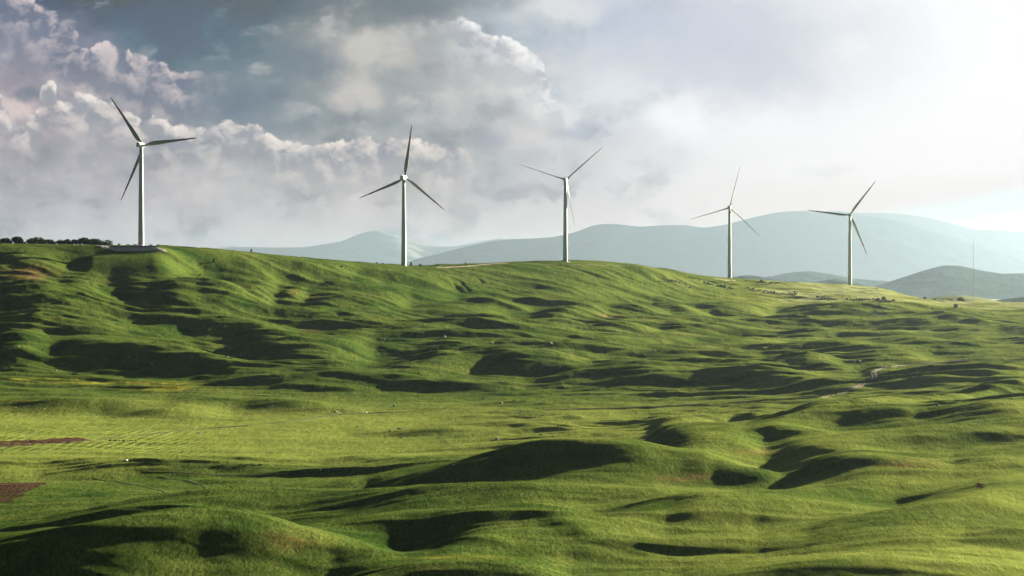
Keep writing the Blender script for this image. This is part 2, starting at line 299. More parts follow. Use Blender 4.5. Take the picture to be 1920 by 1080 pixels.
# hillocks: crest line as seen across the valley, height of the face in pixels, width factors of the near and far side
HL = [
# hillside under the first turbine
([(-20,553),(20,549),(60,546),(104,546),(130,553),(150,563)],30),
([(128,546),(165,548),(190,558),(208,568)],20),
([(235,547),(280,553),(320,563),(352,577)],22),
([(322,558),(350,549),(385,543),(410,546),(440,554),(475,566)],40),
([(458,557),(480,552),(510,560)],18),
([(520,560),(542,556),(568,561)],12),
([(588,574),(620,563),(660,561),(705,568),(740,574)],26),
([(690,553),(735,549),(770,551),(830,555)],16),
([(620,540),(650,534),(700,546)],14),
([(785,582),(830,573),(880,575),(925,586)],20),
([(880,566),(930,568),(980,585)],12),
([(-20,583),(100,580),(170,577),(250,578)],6),
([(270,578),(300,576),(345,578),(390,586),(430,590)],12),
([(420,590),(500,587),(560,592)],8),
([(90,588),(150,583),(215,590)],13),
([(40,604),(110,597),(165,601)],11),
([(200,596),(260,593),(330,596),(400,598)],8),
([(310,600),(370,600),(420,606),(480,617),(520,622)],24),
([(-30,614),(60,611),(150,612),(200,619)],13),
([(180,625),(250,620),(315,624)],9),
([(-30,628),(100,627),(200,627),(300,630)],8),
([(560,592),(600,595),(680,597),(760,600)],12),
([(40,650),(100,642),(160,639),(220,641),(270,648),(330,662),(390,684)],46),
([(-40,652),(20,644),(70,648)],22),
([(-40,672),(30,668),(80,676)],22),
([(310,684),(350,680),(420,690),(470,700)],16),
([(470,637),(540,635),(600,640)],9),
([(480,580),(540,590),(600,593)],8),
([(600,628),(700,624),(800,626),(900,628),(980,632)],9),
([(730,632),(820,628),(900,630),(960,632),(1040,634)],8),
([(555,606),(620,603),(680,606),(740,611),(800,620)],15),
([(790,620),(850,609),(920,607),(990,612),(1040,618)],15),
([(520,606),(480,604),(560,610)],6),
([(480,655),(540,646),(610,647),(665,655)],46),
([(470,712),(540,707),(600,700),(650,695),(700,702),(765,714)],26),
([(716,708),(750,693),(790,681),(840,675),(890,672)],24),
([(755,711),(800,705),(850,696),(890,691)],12),
([(900,680),(940,672),(1000,674),(1070,684)],34),
([(670,652),(710,648),(760,655)],9),
([(780,664),(830,660),(890,665)],11),
([(760,722),(820,716),(890,722),(950,728)],14),
([(540,728),(600,726),(680,732)],8),
([(400,718),(460,715),(520,722)],9),
([(370,755),(440,751),(500,750),(560,752),(640,768)],30),
([(-60,754),(60,750),(150,751),(250,749),(330,758)],34),
([(230,775),(290,770),(340,766),(420,761)],22),
([(850,810),(920,800),(1000,804),(1060,813)],14),
([(700,814),(780,809),(870,806),(940,812)],20),
([(1050,700),(1120,690),(1200,698),(1270,716)],32),
# middle and right slopes
([(970,536),(1010,535),(1050,548)],8),
([(1010,556),(1060,548),(1130,545),(1200,552)],12),
([(1040,560),(1120,558),(1200,562),(1260,563)],6),
([(980,566),(1005,565),(1030,576)],10),
([(1020,595),(1045,583),(1090,579),(1120,592)],22),
([(1130,580),(1180,575),(1240,590)],16),
([(1240,574),(1280,575),(1320,592)],14),
([(1120,616),(1170,611),(1225,618)],15),
([(1260,622),(1300,613),(1350,612),(1400,616),(1450,628)],19),
([(1230,604),(1300,600),(1400,601),(1460,612)],9),
([(1040,609),(1080,607),(1130,614)],9),
([(960,632),(1040,630),(1140,634),(1250,640)],9),
([(1180,640),(1260,636),(1340,640)],9),
([(1330,643),(1390,638),(1450,645)],14),
([(960,650),(1060,648),(1160,652),(1220,662)],9),
([(1240,664),(1320,662),(1400,668),(1470,680)],10),
([(1240,676),(1300,672),(1360,680),(1440,690)],14),
([(960,668),(1040,662),(1100,668)],9),
([(1470,630),(1515,626),(1570,632)],12),
([(1310,577),(1360,575),(1430,584)],18),
([(1460,578),(1520,570),(1600,571)],8),
([(1500,586),(1580,577),(1680,574),(1730,578)],20),
([(1620,570),(1700,567),(1780,573)],7),
([(1700,580),(1760,576),(1830,584)],12),
([(1740,596),(1800,590),(1860,595)],10),
([(1590,610),(1650,599),(1700,597),(1760,605),(1800,615)],20),
([(1750,606),(1800,602),(1870,614)],13),
([(1380,608),(1450,602),(1540,604),(1610,610)],14),
([(1460,640),(1540,631),(1620,627),(1700,632)],9),
([(1780,637),(1830,628),(1890,626),(1950,622)],12),
([(1890,628),(1930,622),(1980,622)],15),
([(1455,655),(1510,646),(1570,642),(1640,650),(1700,668)],32),
([(1670,648),(1720,643),(1780,645),(1830,656)],24),
([(1800,648),(1840,644),(1880,652)],12),
([(1455,680),(1500,673),(1560,682)],19),
([(1515,694),(1550,690),(1582,697)],11),
([(1180,697),(1260,691),(1340,694),(1450,702),(1540,712),(1600,728)],38),
([(1635,704),(1680,698),(1722,708)],16),
([(1680,718),(1760,705),(1850,697),(1920,692),(2020,688)],38),
([(1640,726),(1720,722),(1800,728)],12),
([(1180,818),(1260,804),(1330,791),(1400,782),(1450,780),(1520,786)],15),

# field banks on the valley floor
([(150,890),(215,876),(265,866),(330,863),(390,866),(450,878),(520,880)],22),
([(330,868),(420,866),(500,874),(600,873),(690,862)],7),
([(480,888),(600,882),(760,880),(850,872)],8),
# near hills
([(90,985),(200,955),(300,940),(410,925),(490,921),(560,924),(640,930)],44),
([(545,918),(640,905),(750,889),(850,872)],20),
([(-60,998),(60,978),(130,960)],14),
([(-200,1060),(-60,1045),(60,1030),(135,1001),(215,980),(300,966),(395,959),(450,962),(520,972),(580,990),(630,1012)],115),
([(-100,1048),(30,1046),(100,1062)],22),
([(600,932),(680,922),(760,916),(880,917),(960,912),(1030,909),(1135,911),(1210,917),(1320,930)],44),
([(800,895),(860,870),(920,848),(990,835),(1060,831),(1120,832),(1190,838),(1250,850),(1330,872)],78),
([(960,896),(1020,890),(1090,896)],10),
([(620,990),(690,971),(760,965),(860,964),(960,952),(1020,953),(1090,968),(1150,985)],54),
([(700,1078),(760,1056),(800,1040),(850,1020),(900,1007),(960,999),(1060,986),(1150,978)],34),
([(1120,985),(1180,962),(1240,954),(1300,947),(1400,940),(1480,937),(1580,942)],44),
([(960,1060),(1040,1030),(1160,1017),(1280,1012),(1360,1007),(1460,1006),(1560,1008)],9),
([(1530,1005),(1580,990),(1660,976),(1740,955),(1810,932),(1860,922),(1930,918),(2040,920)],56),
([(1600,1040),(1700,1032),(1770,1024),(1850,1012),(1940,1004),(2040,1004)],30),
([(1380,1080),(1450,1066),(1560,1058),(1640,1058),(1760,1062),(1900,1070)],36),
([(-60,1082),(40,1076),(150,1069),(260,1067),(350,1070),(450,1080)],30),
([(690,1082),(760,1066),(830,1062),(900,1065),(1000,1074)],30),
([(1360,845),(1385,822),(1485,786),(1560,776),(1660,762),(1760,752),(1840,739),(1930,722),(2040,712)],26),
([(1490,790),(1560,778),(1640,771),(1700,768),(1760,775)],30),
([(1760,780),(1800,769),(1860,766),(1960,766)],30),
([(1360,814),(1420,801),(1470,800),(1530,814)],28),
([(1250,818),(1310,813),(1350,822),(1400,845)],34),
([(1430,860),(1510,846),(1610,830),(1710,820),(1830,812),(1980,812)],20),
([(1510,880),(1560,860),(1620,858),(1690,866),(1740,880)],40),
([(1310,892),(1380,884),(1470,890)],16),
([(1560,905),(1700,900),(1830,903),(1950,895)],8),
([(1440,925),(1560,918),(1700,915)],8),
([(1230,968),(1400,944),(1560,922),(1700,898),(1850,872)],22),
([(1450,845),(1600,822),(1760,800),(1900,792),(2050,790)],22),
# broken upper hillside
([(120,486),(180,482),(240,492)],7),([(250,498),(330,500),(380,515)],20),([(10,490),(60,484),(110,500)],14),
([(395,500),(460,498),(520,514)],18),([(520,500),(580,505),(640,520)],18),([(700,515),(760,520),(830,540)],16),
([(1180,512),(1260,522),(1330,530)],8),
]
WV = F  # px * m conversion
def prof_v(D, z): return V0 - F*z/D
feats = []
for pts, fp in HL:
    pu = np.array([p[0] for p in pts], float); pv = np.array([p[1] for p in pts], float)
    if pv.mean() > 840: fp = fp*1.25
    o_ = np.argsort(pu); pu = pu[o_]; pv = pv[o_]
    w = pu[-1]-pu[0]; ex = .22*w
    c0 = np.searchsorted(ug, pu[0]); c1 = max(np.searchsorted(ug, pu[-1]), c0+3)
    i0 = np.searchsorted(ug, pu[0]-ex); i1 = min(NU, np.searchsorted(ug, pu[-1]+ex))
    if i1-i0 < 6: continue
    uc = ug[i0:i1]
    sl0 = (pv[1]-pv[0])/(pu[1]-pu[0]); sl1 = (pv[-1]-pv[-2])/(pu[-1]-pu[-2])
    v = np.interp(uc, pu, pv)+np.where(uc < pu[0], (uc-pu[0])*sl0*.5, 0)+np.where(uc > pu[-1], (uc-pu[-1])*sl1*.5, 0)
    v = smooth1(v, max(1, min(14, (i1-i0)//8)))
    t = np.clip((uc-uc[0])/(uc[-1]-uc[0]), 0, 1)
    tap = np.sin(math.pi*t)**1.0
    tap = tap**1.15
    feats.append(dict(i0=i0, i1=i1, v=v, tap=tap, fp=fp, uc=uc, t=t))
def rfit(y, n, f=7):
    k = max(2, n//6); p = np.pad(y, k, mode='edge')
    y = np.median(np.stack([p[i:i+n] for i in range(2*k+1)]), axis=0)
    k = max(2, n//f)
    lo = 2*y[0]-y[1:3*k+1][::-1] if n > 3*k+1 else np.full(3*k, y[0]); hi = 2*y[-1]-y[-3*k-1:-1][::-1] if n > 3*k+1 else np.full(3*k, y[-1])
    q = np.concatenate([lo, y, hi]); g_ = np.exp(-.5*(np.arange(-3*k, 3*k+1)/k)**2); g_ /= g_.sum()
    return np.convolve(q, g_, 'valid')
for f in feats:
    n = f['i1']-f['i0']; sl_ = slice(f['i0'], f['i1'])
    A0 = f['fp']*.62*1200/F
    Dn = np.zeros(n)
    for j in range(n):
        i = f['i0']+j
        A_ = f['fp']*.62*dg/F*f['tap'][j]
        c = np.minimum.accumulate(prof_v(dg, Z[:, i]+A_))
        k = np.searchsorted(-c, -f['v'][j])
        Dn[j] = min(dg[min(k, ND-1)], skyD[i]+5)
    wide = (ug[f['i1']-1]-ug[f['i0']])
    f['D'] = rfit(Dn, n)
    Dm = f['D'].mean(); k_ = max(.45+.35*float(ss(900, 1300, Dm)), .8 if f['uc'].mean() > 1250 else 0); f['D'] = Dm+k_*(f['D']-Dm); wm = wide*Dm/F
    Ap = min(f['fp']*(1.12 if Dm < 1050 else .92)*Dm/F, .2*wm)
    f['Dm'] = Dm; f['Ap'] = Ap; f['A'] = Ap*f['tap']
    f['wf'] = min(max((2.45 if Dm < 1050 else 2.6)*Ap, 6.0), 25.0 if f['fp'] > 110 else 27.0); f['wb'] = max(f['wf']*2.6, .22*wm)
    x = f['D']*tg[sl_]
    sl2 = np.gradient(f['D'])/np.maximum(np.gradient(x), .05)
    f['cs'] = 1/np.sqrt(1+np.clip(smooth1(sl2, 10), -4, 4)**2)
def contrib(f, D2):
    s = (D2-f['D'])*f['cs']
    q = np.abs(s)/np.where(s < 0, f['wf'], f['wb'])
    return f['A']*np.exp(-(q*q)/(q+.30)**.35)*ss(-5, 75, skyD[f['i0']:f['i1']]-D2)
kfreq = np.fft.rfftfreq(NU+400)*2*math.pi
def blur_u(A, metres):          # lateral blur, constant in metres
    sg = metres*F/dg/(ug[1]-ug[0])*(1+1.6*ss(1000, 1500, dg))
    q = np.fft.rfft(np.pad(A, ((0, 0), (200, 200)), mode='edge'), axis=1)
    q *= np.exp(-.5*(sg[:, None]*kfreq[None, :])**2)
    return np.fft.irfft(q, NU+400, axis=1)[:, 200:-200]
def total():
    H = np.zeros_like(Z)
    for f in feats: H[:, f['i0']:f['i1']] += contrib(f, DD[:, f['i0']:f['i1']])
    L = blur_u(H, 45.0)
    k = 34; w_ = np.exp(-.5*(np.arange(-2*k, 2*k+1)/k)**2); w_ /= w_.sum()
    Lp = np.pad(L, ((2*k, 2*k), (0, 0)), mode='edge'); fr = np.fft.rfft(Lp, axis=0); kr = np.zeros(len(Lp)); kr[:4*k+1] = w_
    L = np.fft.irfft(fr*np.fft.rfft(kr)[:, None], len(Lp), axis=0)[4*k:4*k+ND]
    return Z+blur_u(H, .9)-.75*L*ss(0, 120, skyD[None, :]-DD)
rr = np.random.RandomState(19)
def rand_ridge(u, D, wpx, A, tilt):
    i0 = max(0, np.searchsorted(ug, u-wpx/2)); i1 = min(NU, np.searchsorted(ug, u+wpx/2))
    if i1-i0 < 8: return
    uc = ug[i0:i1]; t = (uc-(u-wpx/2))/wpx
    Dl = D*(1+tilt*(t-.5)+.004*np.sin(t*7+u)+.004*np.sin(t*4+D)); x = Dl*tg[i0:i1]
    s2 = np.gradient(Dl)/np.maximum(np.gradient(x), .05)
    feats.append(dict(i0=i0, i1=i1, v=None, tap=np.sin(math.pi*np.clip(t, 0, 1))**1.3, D=Dl, A=A*np.sin(math.pi*np.clip(t, 0, 1))**1.3, wf=2.3*A+3.0, wb=6.0*A+8, cs=1/np.sqrt(1+np.clip(s2, -2, 2)**2)))
for _ in range(120):
    u = rr.uniform(-300, 2200); i = int(np.interp(u, ug, np.arange(NU)))
    hi = skyD[i]-70; lo = 1480 if u < 1500 else 1300
    D = lo+(hi-lo)*rr.uniform(0, 1); wpx = rr.uniform(200, 720)*1500/D
    rand_ridge(u, D, wpx, rr.uniform(.7, 2.4)*(1.1 if u > 700 else .9), rr.uniform(-.03, .03))
for _ in range(22):
    u = rr.uniform(400, 2200); D = rr.uniform(560, 1000)
    rand_ridge(u, D, rr.uniform(180, 560), rr.uniform(.5, 1.5), rr.uniform(-.10, .03))
H = total()
for it in range(4):
    for f in feats:
        if f['v'] is None: continue
        idx = np.arange(f['i0'], f['i1']); jr = np.clip(np.searchsorted(dg, f['D']), 0, ND-1)
        vc = V0-F*H[jr, idx]/f['D']
        err = smooth1(np.clip((vc-f['v'])*f['D']/F, -3, 3), max(2, len(idx)//12))*f['tap']
        f['A'] = np.clip(f['A']+.5*err, (.85 if f['Dm'] > 950 else .45)*f['Ap']*f['tap'], (1.5 if f['Dm'] > 950 else 2.4)*f['Ap']*f['tap'])
        f['wf'] = max(f['wf'], min(26.0, 2.3*float(f['A'].max())))
    H = total()
# natural irregularity
damp = 1-.75*np.exp(-((DD-skyD[None, :])/60)**2)
valley = ss(1000, 1080, DD)*(1-ss(1480, 1600, DD))*(1-ss(700, 1100, UU))
rough = damp*(1-.75*valley)*(1-.6*(1-ss(900, 1100, DD)))
H += rough*(1.0*nfbm(XX/75+DD/300, DD/40, 3, 5)+.9*nfbm(XX/95-DD/200, DD/36, 2, 33, ridge=True))
H += rough*.8*nfbm(XX/28+3, DD/15, 3, 21)
wx_ = 26*nfbm(XX/130, DD/90, 3, 101); wy_ = 16*nfbm(XX/110+5, DD/90, 3, 107)
fold = lambda lx, ly, sd: (1-2.2*np.abs(perlin((XX+wx_)/lx+.2*DD/lx, (DD+wy_)/ly, sd)))
am_ = np.clip(.75+.9*nfbm(XX/170, DD/110, 2, 131), .3, 1.5)
H += rough*am_*(2.5*fold(150, 34, 201)+1.7*fold(80, 17, 207)+.8*fold(40, 9, 211))
H += rough*.16*nfbm(XX/7, DD/3.4, 3, 41)
hill = ss(1650, 1850, DD)*(1-ss(600, 1300, UU))
H += hill*damp*1.6*nfbm(XX/38, DD/30, 4, 61, ridge=True)
# pad of the first turbine: levelled shelf
padm = ss(2004, 2010, DD)*(1-ss(2062, 2075, DD))*ss(160, 172, UU)*(1-ss(365, 400, UU))
VV = prof_v(DD, H)
def hit0(u, v):
    i = int(np.clip(round(np.interp(u, ug, np.arange(NU))), 0, NU-1))
    c = np.nonzero(VV[:, i] <= v)[0]; c = c[dg[c] < skyD[i]+30]
    D = dg[c[0]] if len(c) else skyD[i]
    return D*(u-960)/F, D
def carve(pts, depth, width):
    P = [hit0(*p) for p in pts]
    m = np.zeros(H.shape, bool)
    i0, i1 = [int(np.interp(q, ug, np.arange(NU))) for q in (min(p[0] for p in pts)-12, max(p[0] for p in pts)+12)]
    j0, j1 = [int(np.interp(q, dg, np.arange(ND))) for q in (min(p[1] for p in P)-12, max(p[1] for p in P)+12)]
    xx = XX[j0:j1, i0:i1]; dd = DD[j0:j1, i0:i1]; best = np.full(xx.shape, 1e9)
    for a, b_ in zip(P[:-1], P[1:]):
        vx, vy = b_[0]-a[0], b_[1]-a[1]; L = vx*vx+vy*vy+1e-6
        t = np.clip(((xx-a[0])*vx+(dd-a[1])*vy)/L, 0, 1)
        best = np.minimum(best, np.hypot(xx-a[0]-t*vx, dd-a[1]-t*vy))
    H[j0:j1, i0:i1] -= depth*np.exp(-(best/width)**2)
for cp in ([(842,519),(855,525),(866,532),(876,540),(879,546)], [(850,530),(856,540),(864,546)], [(897,523),(905,530)], [(843,505),(862,511)], [(930,528),(945,530)]):
    carve(cp, 1.4 if cp[0][0] > 500 else .6, 1.6)
# plough furrows on the valley floor
fa = math.radians(22)
fur = np.sin((XX*math.cos(fa)-DD*math.sin(fa)*.42 + .8*nfbm(XX/60, DD/60, 2, 90))*2*math.pi/4.6)
fm = ss(1080, 1095, DD)*(1-ss(1225, 1240, DD))*(1-ss(330, 430, UU+.3*(DD-1100)))
H += fm*.20*fur
# levelled shelf under the first turbine, with a steep fill in front
zt = (V0-461)/F*2025
shelf = np.where(DD > 2019, zt-.25, np.where(DD > 2010, zt-.25-.60*(2019-DD), zt-5.65-.15*(2010-DD)))
pm = ss(128, 176, UU)*(1-ss(285, 385, UU))*ss(1880, 1985, DD)*(1-ss(2040, 2050, DD))
H = np.where(pm > 0, H+np.maximum(0, (shelf-3.0*ss(290, 350, UU))-H)*pm, H)
# true-ground lookups
def gz(x, D):
    u = 960+F*x/D
    i = np.clip(np.interp(u, ug, np.arange(NU)), 0, NU-1.001); j = np.clip(np.interp(D, dg, np.arange(ND)), 0, ND-1.001)
    i0 = int(i); j0 = int(j); a = i-i0; b = j-j0
    return float((H[j0,i0]*(1-a)+H[j0,i0+1]*a)*(1-b)+(H[j0+1,i0]*(1-a)+H[j0+1,i0+1]*a)*b)
VV = prof_v(DD, H)
def hit(u, v, dmin=0):
    i = int(np.clip(round(np.interp(u, ug, np.arange(NU))), 0, NU-1))
    c = np.nonzero((VV[:, i] <= v) & (dg > dmin))[0]
    c = c[dg[c] < skyD[i]+30]
    D = dg[c[0]] if len(c) else skyD[i]
    x = D*(u-960)/F
    return x, D, gz(x, D)

# ground mesh
def grid_mesh(name, P3, colr=None):
    r, c = P3.shape[:2]
    me = bpy.data.meshes.new(name); me.vertices.add(r*c); me.vertices.foreach_set('co', P3.reshape(-1).astype(np.float32))
    idx = np.arange(r*c).reshape(r, c)
    q = np.stack([idx[:-1,:-1], idx[:-1,1:], idx[1:,1:], idx[1:,:-1]], -1).reshape(-1, 4)
    n = len(q); me.loops.add(n*4); me.loops.foreach_set('vertex_index', q.reshape(-1).astype(np.int32))
    me.polygons.add(n); me.polygons.foreach_set('loop_start', (np.arange(n)*4).astype(np.int32))
    me.polygons.foreach_set('use_smooth', np.ones(n, bool))
    me.update(calc_edges=True)
    if colr is not None:
        at = me.attributes.new('cover', 'FLOAT_COLOR', 'POINT')
        at.data.foreach_set('color', colr.reshape(-1).astype(np.float32))
    return me
# cover attribute: R dryness, G flowering/yellow, B bare earth, A crop with painted haze glow
crop_haze = ss(1010, 1120, DD)*(1-ss(1430, 1560, DD))*(1-ss(1150, 1500, UU)*.5)*(1-.6*ss(760,735,VV)) if 0 else ss(728, 790, VV+12*nfbm(XX/80,DD/60,2,66))*ss(930, 1030, DD-.10*(UU-300))*(1-ss(1500, 1600, DD))
crop_haze = np.maximum(crop_haze, (1.35+.5*nfbm(XX/60,DD/60,3,92))*ss(1250, 1500, UU)*ss(2350, 2600, DD))  # far right skyline: haze painted in as pale grass
crop_haze = np.maximum(crop_haze, .85*ss(800, 1650, UU)*np.clip(.7+1.1*nfbm(XX/70, DD/45, 4, 58), 0, 1.2))  # right side: paler grass with haze glow painted into its colour
dry = np.clip(.30+.55*crop_haze+.9*nfbm(XX/120, DD/90, 4, 7)+.5*nfbm(XX/18, DD/10, 2, 17), 0, 1)
def blob(u, v, su, sv, thr=1):
    return np.exp(-((UU-u)/su)**2-((VV-v)/sv)**2)
cu_ = np.gradient(np.gradient(H, axis=0), axis=0)
yel = blob(230, 718, 110, 2.2) + .8*blob(60, 711, 90, 1.5) + .7*blob(310, 728, 60, 5)+.6*blob(60, 751, 70, 1.5)+.4*blob(840,1045,90,3)
earth = .7*blob(52, 512, 40, 14)+.55*blob(275, 571, 14, 5)+.6*blob(2, 577, 6, 4)+.5*blob(550, 546, 14, 3)+.5*blob(585,618,14,5)+.4*blob(1140,592,30,3)+.35*blob(1420,848,50,5)+.35*blob(1290,895,60,8)+.25*blob(550,1015,60,20)+.3*blob(1700,870,60,8)
nz = np.clip(.5+1.1*nfbm(XX/9, DD/5, 3, 77), 0, 1)
cov = np.stack([dry, np.clip(yel*nz*1.6, 0, 1), np.clip(earth*nz*1.7, 0, 1), crop_haze*np.where(crop_haze > 1, 1, np.clip(.75+.5*nfbm(XX/60,DD/40,3,51),0,1))*(1-.35*fm*(.5-.5*fur))], -1)
P3 = np.stack([XX, DD, H], -1)
mg, g, b = mat('grass_ground')
at = g.node('ShaderNodeAttribute', attribute_name='cover'); sc_ = g.node('ShaderNodeSeparateColor'); g.nt.links.new(at.outputs['Color'], sc_.inputs[0])
R_, Y_, E_ = (X(g, sc_.outputs[i]) for i in range(3)); C_ = X(g, at.outputs['Alpha'])
geo = g.node('ShaderNodeNewGeometry'); pos = X(g, geo.outputs['Position'])
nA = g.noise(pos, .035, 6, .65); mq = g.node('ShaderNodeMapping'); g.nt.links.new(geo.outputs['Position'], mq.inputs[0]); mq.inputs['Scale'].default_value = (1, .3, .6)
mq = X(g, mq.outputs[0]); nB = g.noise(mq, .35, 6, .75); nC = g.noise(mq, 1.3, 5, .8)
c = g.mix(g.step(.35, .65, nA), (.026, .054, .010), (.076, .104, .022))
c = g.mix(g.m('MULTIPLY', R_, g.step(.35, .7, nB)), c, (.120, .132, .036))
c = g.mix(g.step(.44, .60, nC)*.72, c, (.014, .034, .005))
c = g.mix(g.step(.60, .72, g.noise(pos, .12, 6, .75))*.4, c, (.095, .075, .03))
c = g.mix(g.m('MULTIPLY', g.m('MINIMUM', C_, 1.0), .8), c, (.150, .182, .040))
c = g.mix(g.step(.95, 1.7, C_)*.9, c, (.27, .29, .14))  # pale tone that carries the painted haze of the right skyline
c = g.mix(Y_, c, (.24, .22, .03))
c = g.mix(E_, c, (.17, .09, .045))
g.put(b.inputs['Base Color'], c); b.inputs['Roughness'].default_value = .85; b.inputs['Specular IOR Level'].default_value = .0
b.inputs['Sheen Weight'].default_value = .0; b.inputs['Sheen Roughness'].default_value = .6; b.inputs['Sheen Tint'].default_value = (.75, .9, .3, 1)
bp = g.node('ShaderNodeBump'); bp.inputs['Strength'].default_value = 1.0; bp.inputs['Distance'].default_value = 1.0
mp = g.node('ShaderNodeMapping'); g.nt.links.new(geo.outputs['Position'], mp.inputs[0]); mp.inputs['Scale'].default_value = (1, .4, 1)
g.put(bp.inputs['Height'], g.noise(X(g, mp.outputs[0]), .085, 4, .6)*1.5 + g.noise(X(g, mp.outputs[0]), .30, 3, .6)*.38 + g.noise(X(g, mp.outputs[0]), 1.1, 5, .8)*.42)
g.nt.links.new(bp.outputs[0], b.inputs['Normal'])
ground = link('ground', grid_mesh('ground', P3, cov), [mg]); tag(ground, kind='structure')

# far plain out to the horizon
md, g, b = mat('far_plain')
geo = g.node('ShaderNodeNewGeometry'); n = g.noise(X(g, geo.outputs['Position']), .0016, 6, .6)
g.put(b.inputs['Base Color'], g.mix(g.step(.4, .6, n), (.05, .09, .03), (.13, .14, .06))); b.inputs['Roughness'].default_value = .95
fd = np.exp(np.linspace(math.log(3290), math.log(82000), 110)); fu_ = np.linspace(-2600, 4500, 160)
FD, FU = np.meshgrid(fd, fu_, indexing='ij'); FX = FD*(FU-960)/F
edge_z = np.interp(FU[0], ug, H[-1])
FZ = -125+nfbm(FX/1500, FD/1500, 4, 3)*35
k_ = ss(3290, 4200, FD); FZ = (edge_z-1.0)[None, :]*(1-k_)+FZ*k_
tag(link('plain', grid_mesh('plain', np.stack([FX, FD, FZ], -1)), [md]), kind='structure')

# ------------------------------------------------------------------ far hills and mountains (height fields with real depth)
def mountain(name, Dc, depth, pts, matr, zb=-130, seed=0, amp=20, u0=None, u1=None, nu=320, nd=90, sc=900.):
    pu = [p[0] for p in pts]; pv = [p[1] for p in pts]
    u = np.linspace(pu[0], pu[-1], nu); vs = np.interp(u, pu, pv); vs = smooth1(vs, 3)
    s = np.linspace(-1, 1, nd)
    Sg, Ug = np.meshgrid(s, u, indexing='ij'); D = Dc+Sg*depth
    wn = nfbm(Sg*2.2+seed, Ug/260., 3, seed+31)*110*np.abs(Sg)**.8+nfbm(Sg*7+seed, Ug/60., 3, seed+37)*30*np.minimum(1, np.abs(Sg)*4)
    crest = (V0-np.interp(Ug+wn, u, vs))/F*Dc
    pr = (1-np.abs(Sg))**1.15
    x = D*(Ug-960)/F
    z = zb+(crest-zb)*pr
    rd = nfbm(x/sc, D/sc, 5, seed, ridge=True)
    z += (rd-.15)*amp*np.minimum(1, np.abs(Sg)*5)*(1-np.abs(Sg))*2
    z += nfbm(x/(sc*.06), D/(sc*.06), 2, seed+9)*amp*.05
    o = link(name, grid_mesh(name, np.stack([x, D, z], -1)), [matr]); tag(o, kind='structure'); return o
def farmat(name, c1, c2, sc):
    m, g, b = mat(name); geo = g.node('ShaderNodeNewGeometry')
    n = g.noise(X(g, geo.outputs['Position']), sc, 8, .65)
    g.put(b.inputs['Base Color'], g.mix(g.step(.42, .58, n), c1, c2)); b.inputs['Roughness'].default_value = .95; b.inputs['Specular IOR Level'].default_value = 0; return m
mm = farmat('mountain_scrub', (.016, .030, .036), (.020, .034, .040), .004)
mf = farmat('forest_hill', (.012, .026, .018), (.024, .042, .024), .02)
mfld = farmat('pale_field', (.11, .13, .05), (.17, .18, .07), .01)
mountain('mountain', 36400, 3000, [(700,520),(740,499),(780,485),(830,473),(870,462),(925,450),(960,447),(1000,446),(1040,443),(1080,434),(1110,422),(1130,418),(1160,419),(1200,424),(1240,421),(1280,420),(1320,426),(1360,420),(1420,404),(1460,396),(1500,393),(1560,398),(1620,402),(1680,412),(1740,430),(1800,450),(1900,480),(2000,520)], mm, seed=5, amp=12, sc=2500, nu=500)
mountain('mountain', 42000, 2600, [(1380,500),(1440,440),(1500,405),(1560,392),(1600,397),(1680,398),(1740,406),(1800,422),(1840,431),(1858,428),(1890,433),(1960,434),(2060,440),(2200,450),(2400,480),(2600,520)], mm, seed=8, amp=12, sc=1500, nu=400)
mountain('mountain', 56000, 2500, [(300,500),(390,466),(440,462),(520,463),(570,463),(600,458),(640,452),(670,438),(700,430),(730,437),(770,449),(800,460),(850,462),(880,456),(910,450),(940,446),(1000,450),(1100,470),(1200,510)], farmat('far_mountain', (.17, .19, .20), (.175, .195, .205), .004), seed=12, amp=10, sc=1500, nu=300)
mountain('forest_hill', 14500, 1500, [(1560,556),(1640,537),(1700,517),(1740,504),(1770,497),(1800,498),(1840,507),(1880,513),(1920,512),(1980,516),(2060,510),(2200,520),(2400,550)], mf, zb=-140, seed=15, amp=20, sc=420, nu=500, nd=140)
mountain('forest_hill', 19000, 1200, [(1400,535),(1440,524),(1460,515),(1490,510),(1520,508),(1560,514),(1600,522),(1680,530),(1760,545)], mf, zb=-140, seed=19, amp=30, sc=420, nu=240)
mountain('hill', 12000, 600, [(1330,545),(1360,522),(1395,516),(1420,517),(1450,524),(1500,532),(1540,527),(1565,522),(1590,527),(1640,540),(1700,556)], mf, zb=-140, seed=22, amp=30, sc=420, nu=240)
mountain('field_hill', 5600, 420, [(1640,590),(1720,562),(1760,556),(1800,553),(1830,556),(1870,564),(1960,580)], mfld, zb=-110, seed=25, amp=10, sc=500, nu=200)
mountain('field_hill', 6100, 420, [(1800,572),(1860,563),(1920,556),(1990,554),(2080,560),(2200,580)], farmat('far_slope', (.03, .05, .025), (.055, .07, .035), .01), zb=-110, seed=28, amp=10, sc=500, nu=200)

# ------------------------------------------------------------------ haze
def haze():
    x0, x1, y0, y1, z0, z1 = -28000, 28000, -400, 84000, -230, 1345
    v = [(x, y, z) for z in (z0, z1) for y in (y0, y1) for x in (x0, x1)]
    f = [(0,2,3,1),(4,5,7,6),(0,1,5,4),(2,6,7,3),(0,4,6,2),(1,3,7,5)]
    m = bpy.data.materials.new('haze_air'); m.use_nodes = True; nt = m.node_tree; nt.nodes.clear()
    o = nt.nodes.new('ShaderNodeOutputMaterial'); p = nt.nodes.new('ShaderNodeVolumePrincipled')
    p.inputs['Color'].default_value = (.305, .405, .53, 1); p.inputs['Density'].default_value = .0000165; p.inputs['Anisotropy'].default_value = .82
    nt.links.new(p.outputs[0], o.inputs['Volume'])
    tag(link('haze', mesh('haze', v, f), [m]), kind='stuff')
haze()

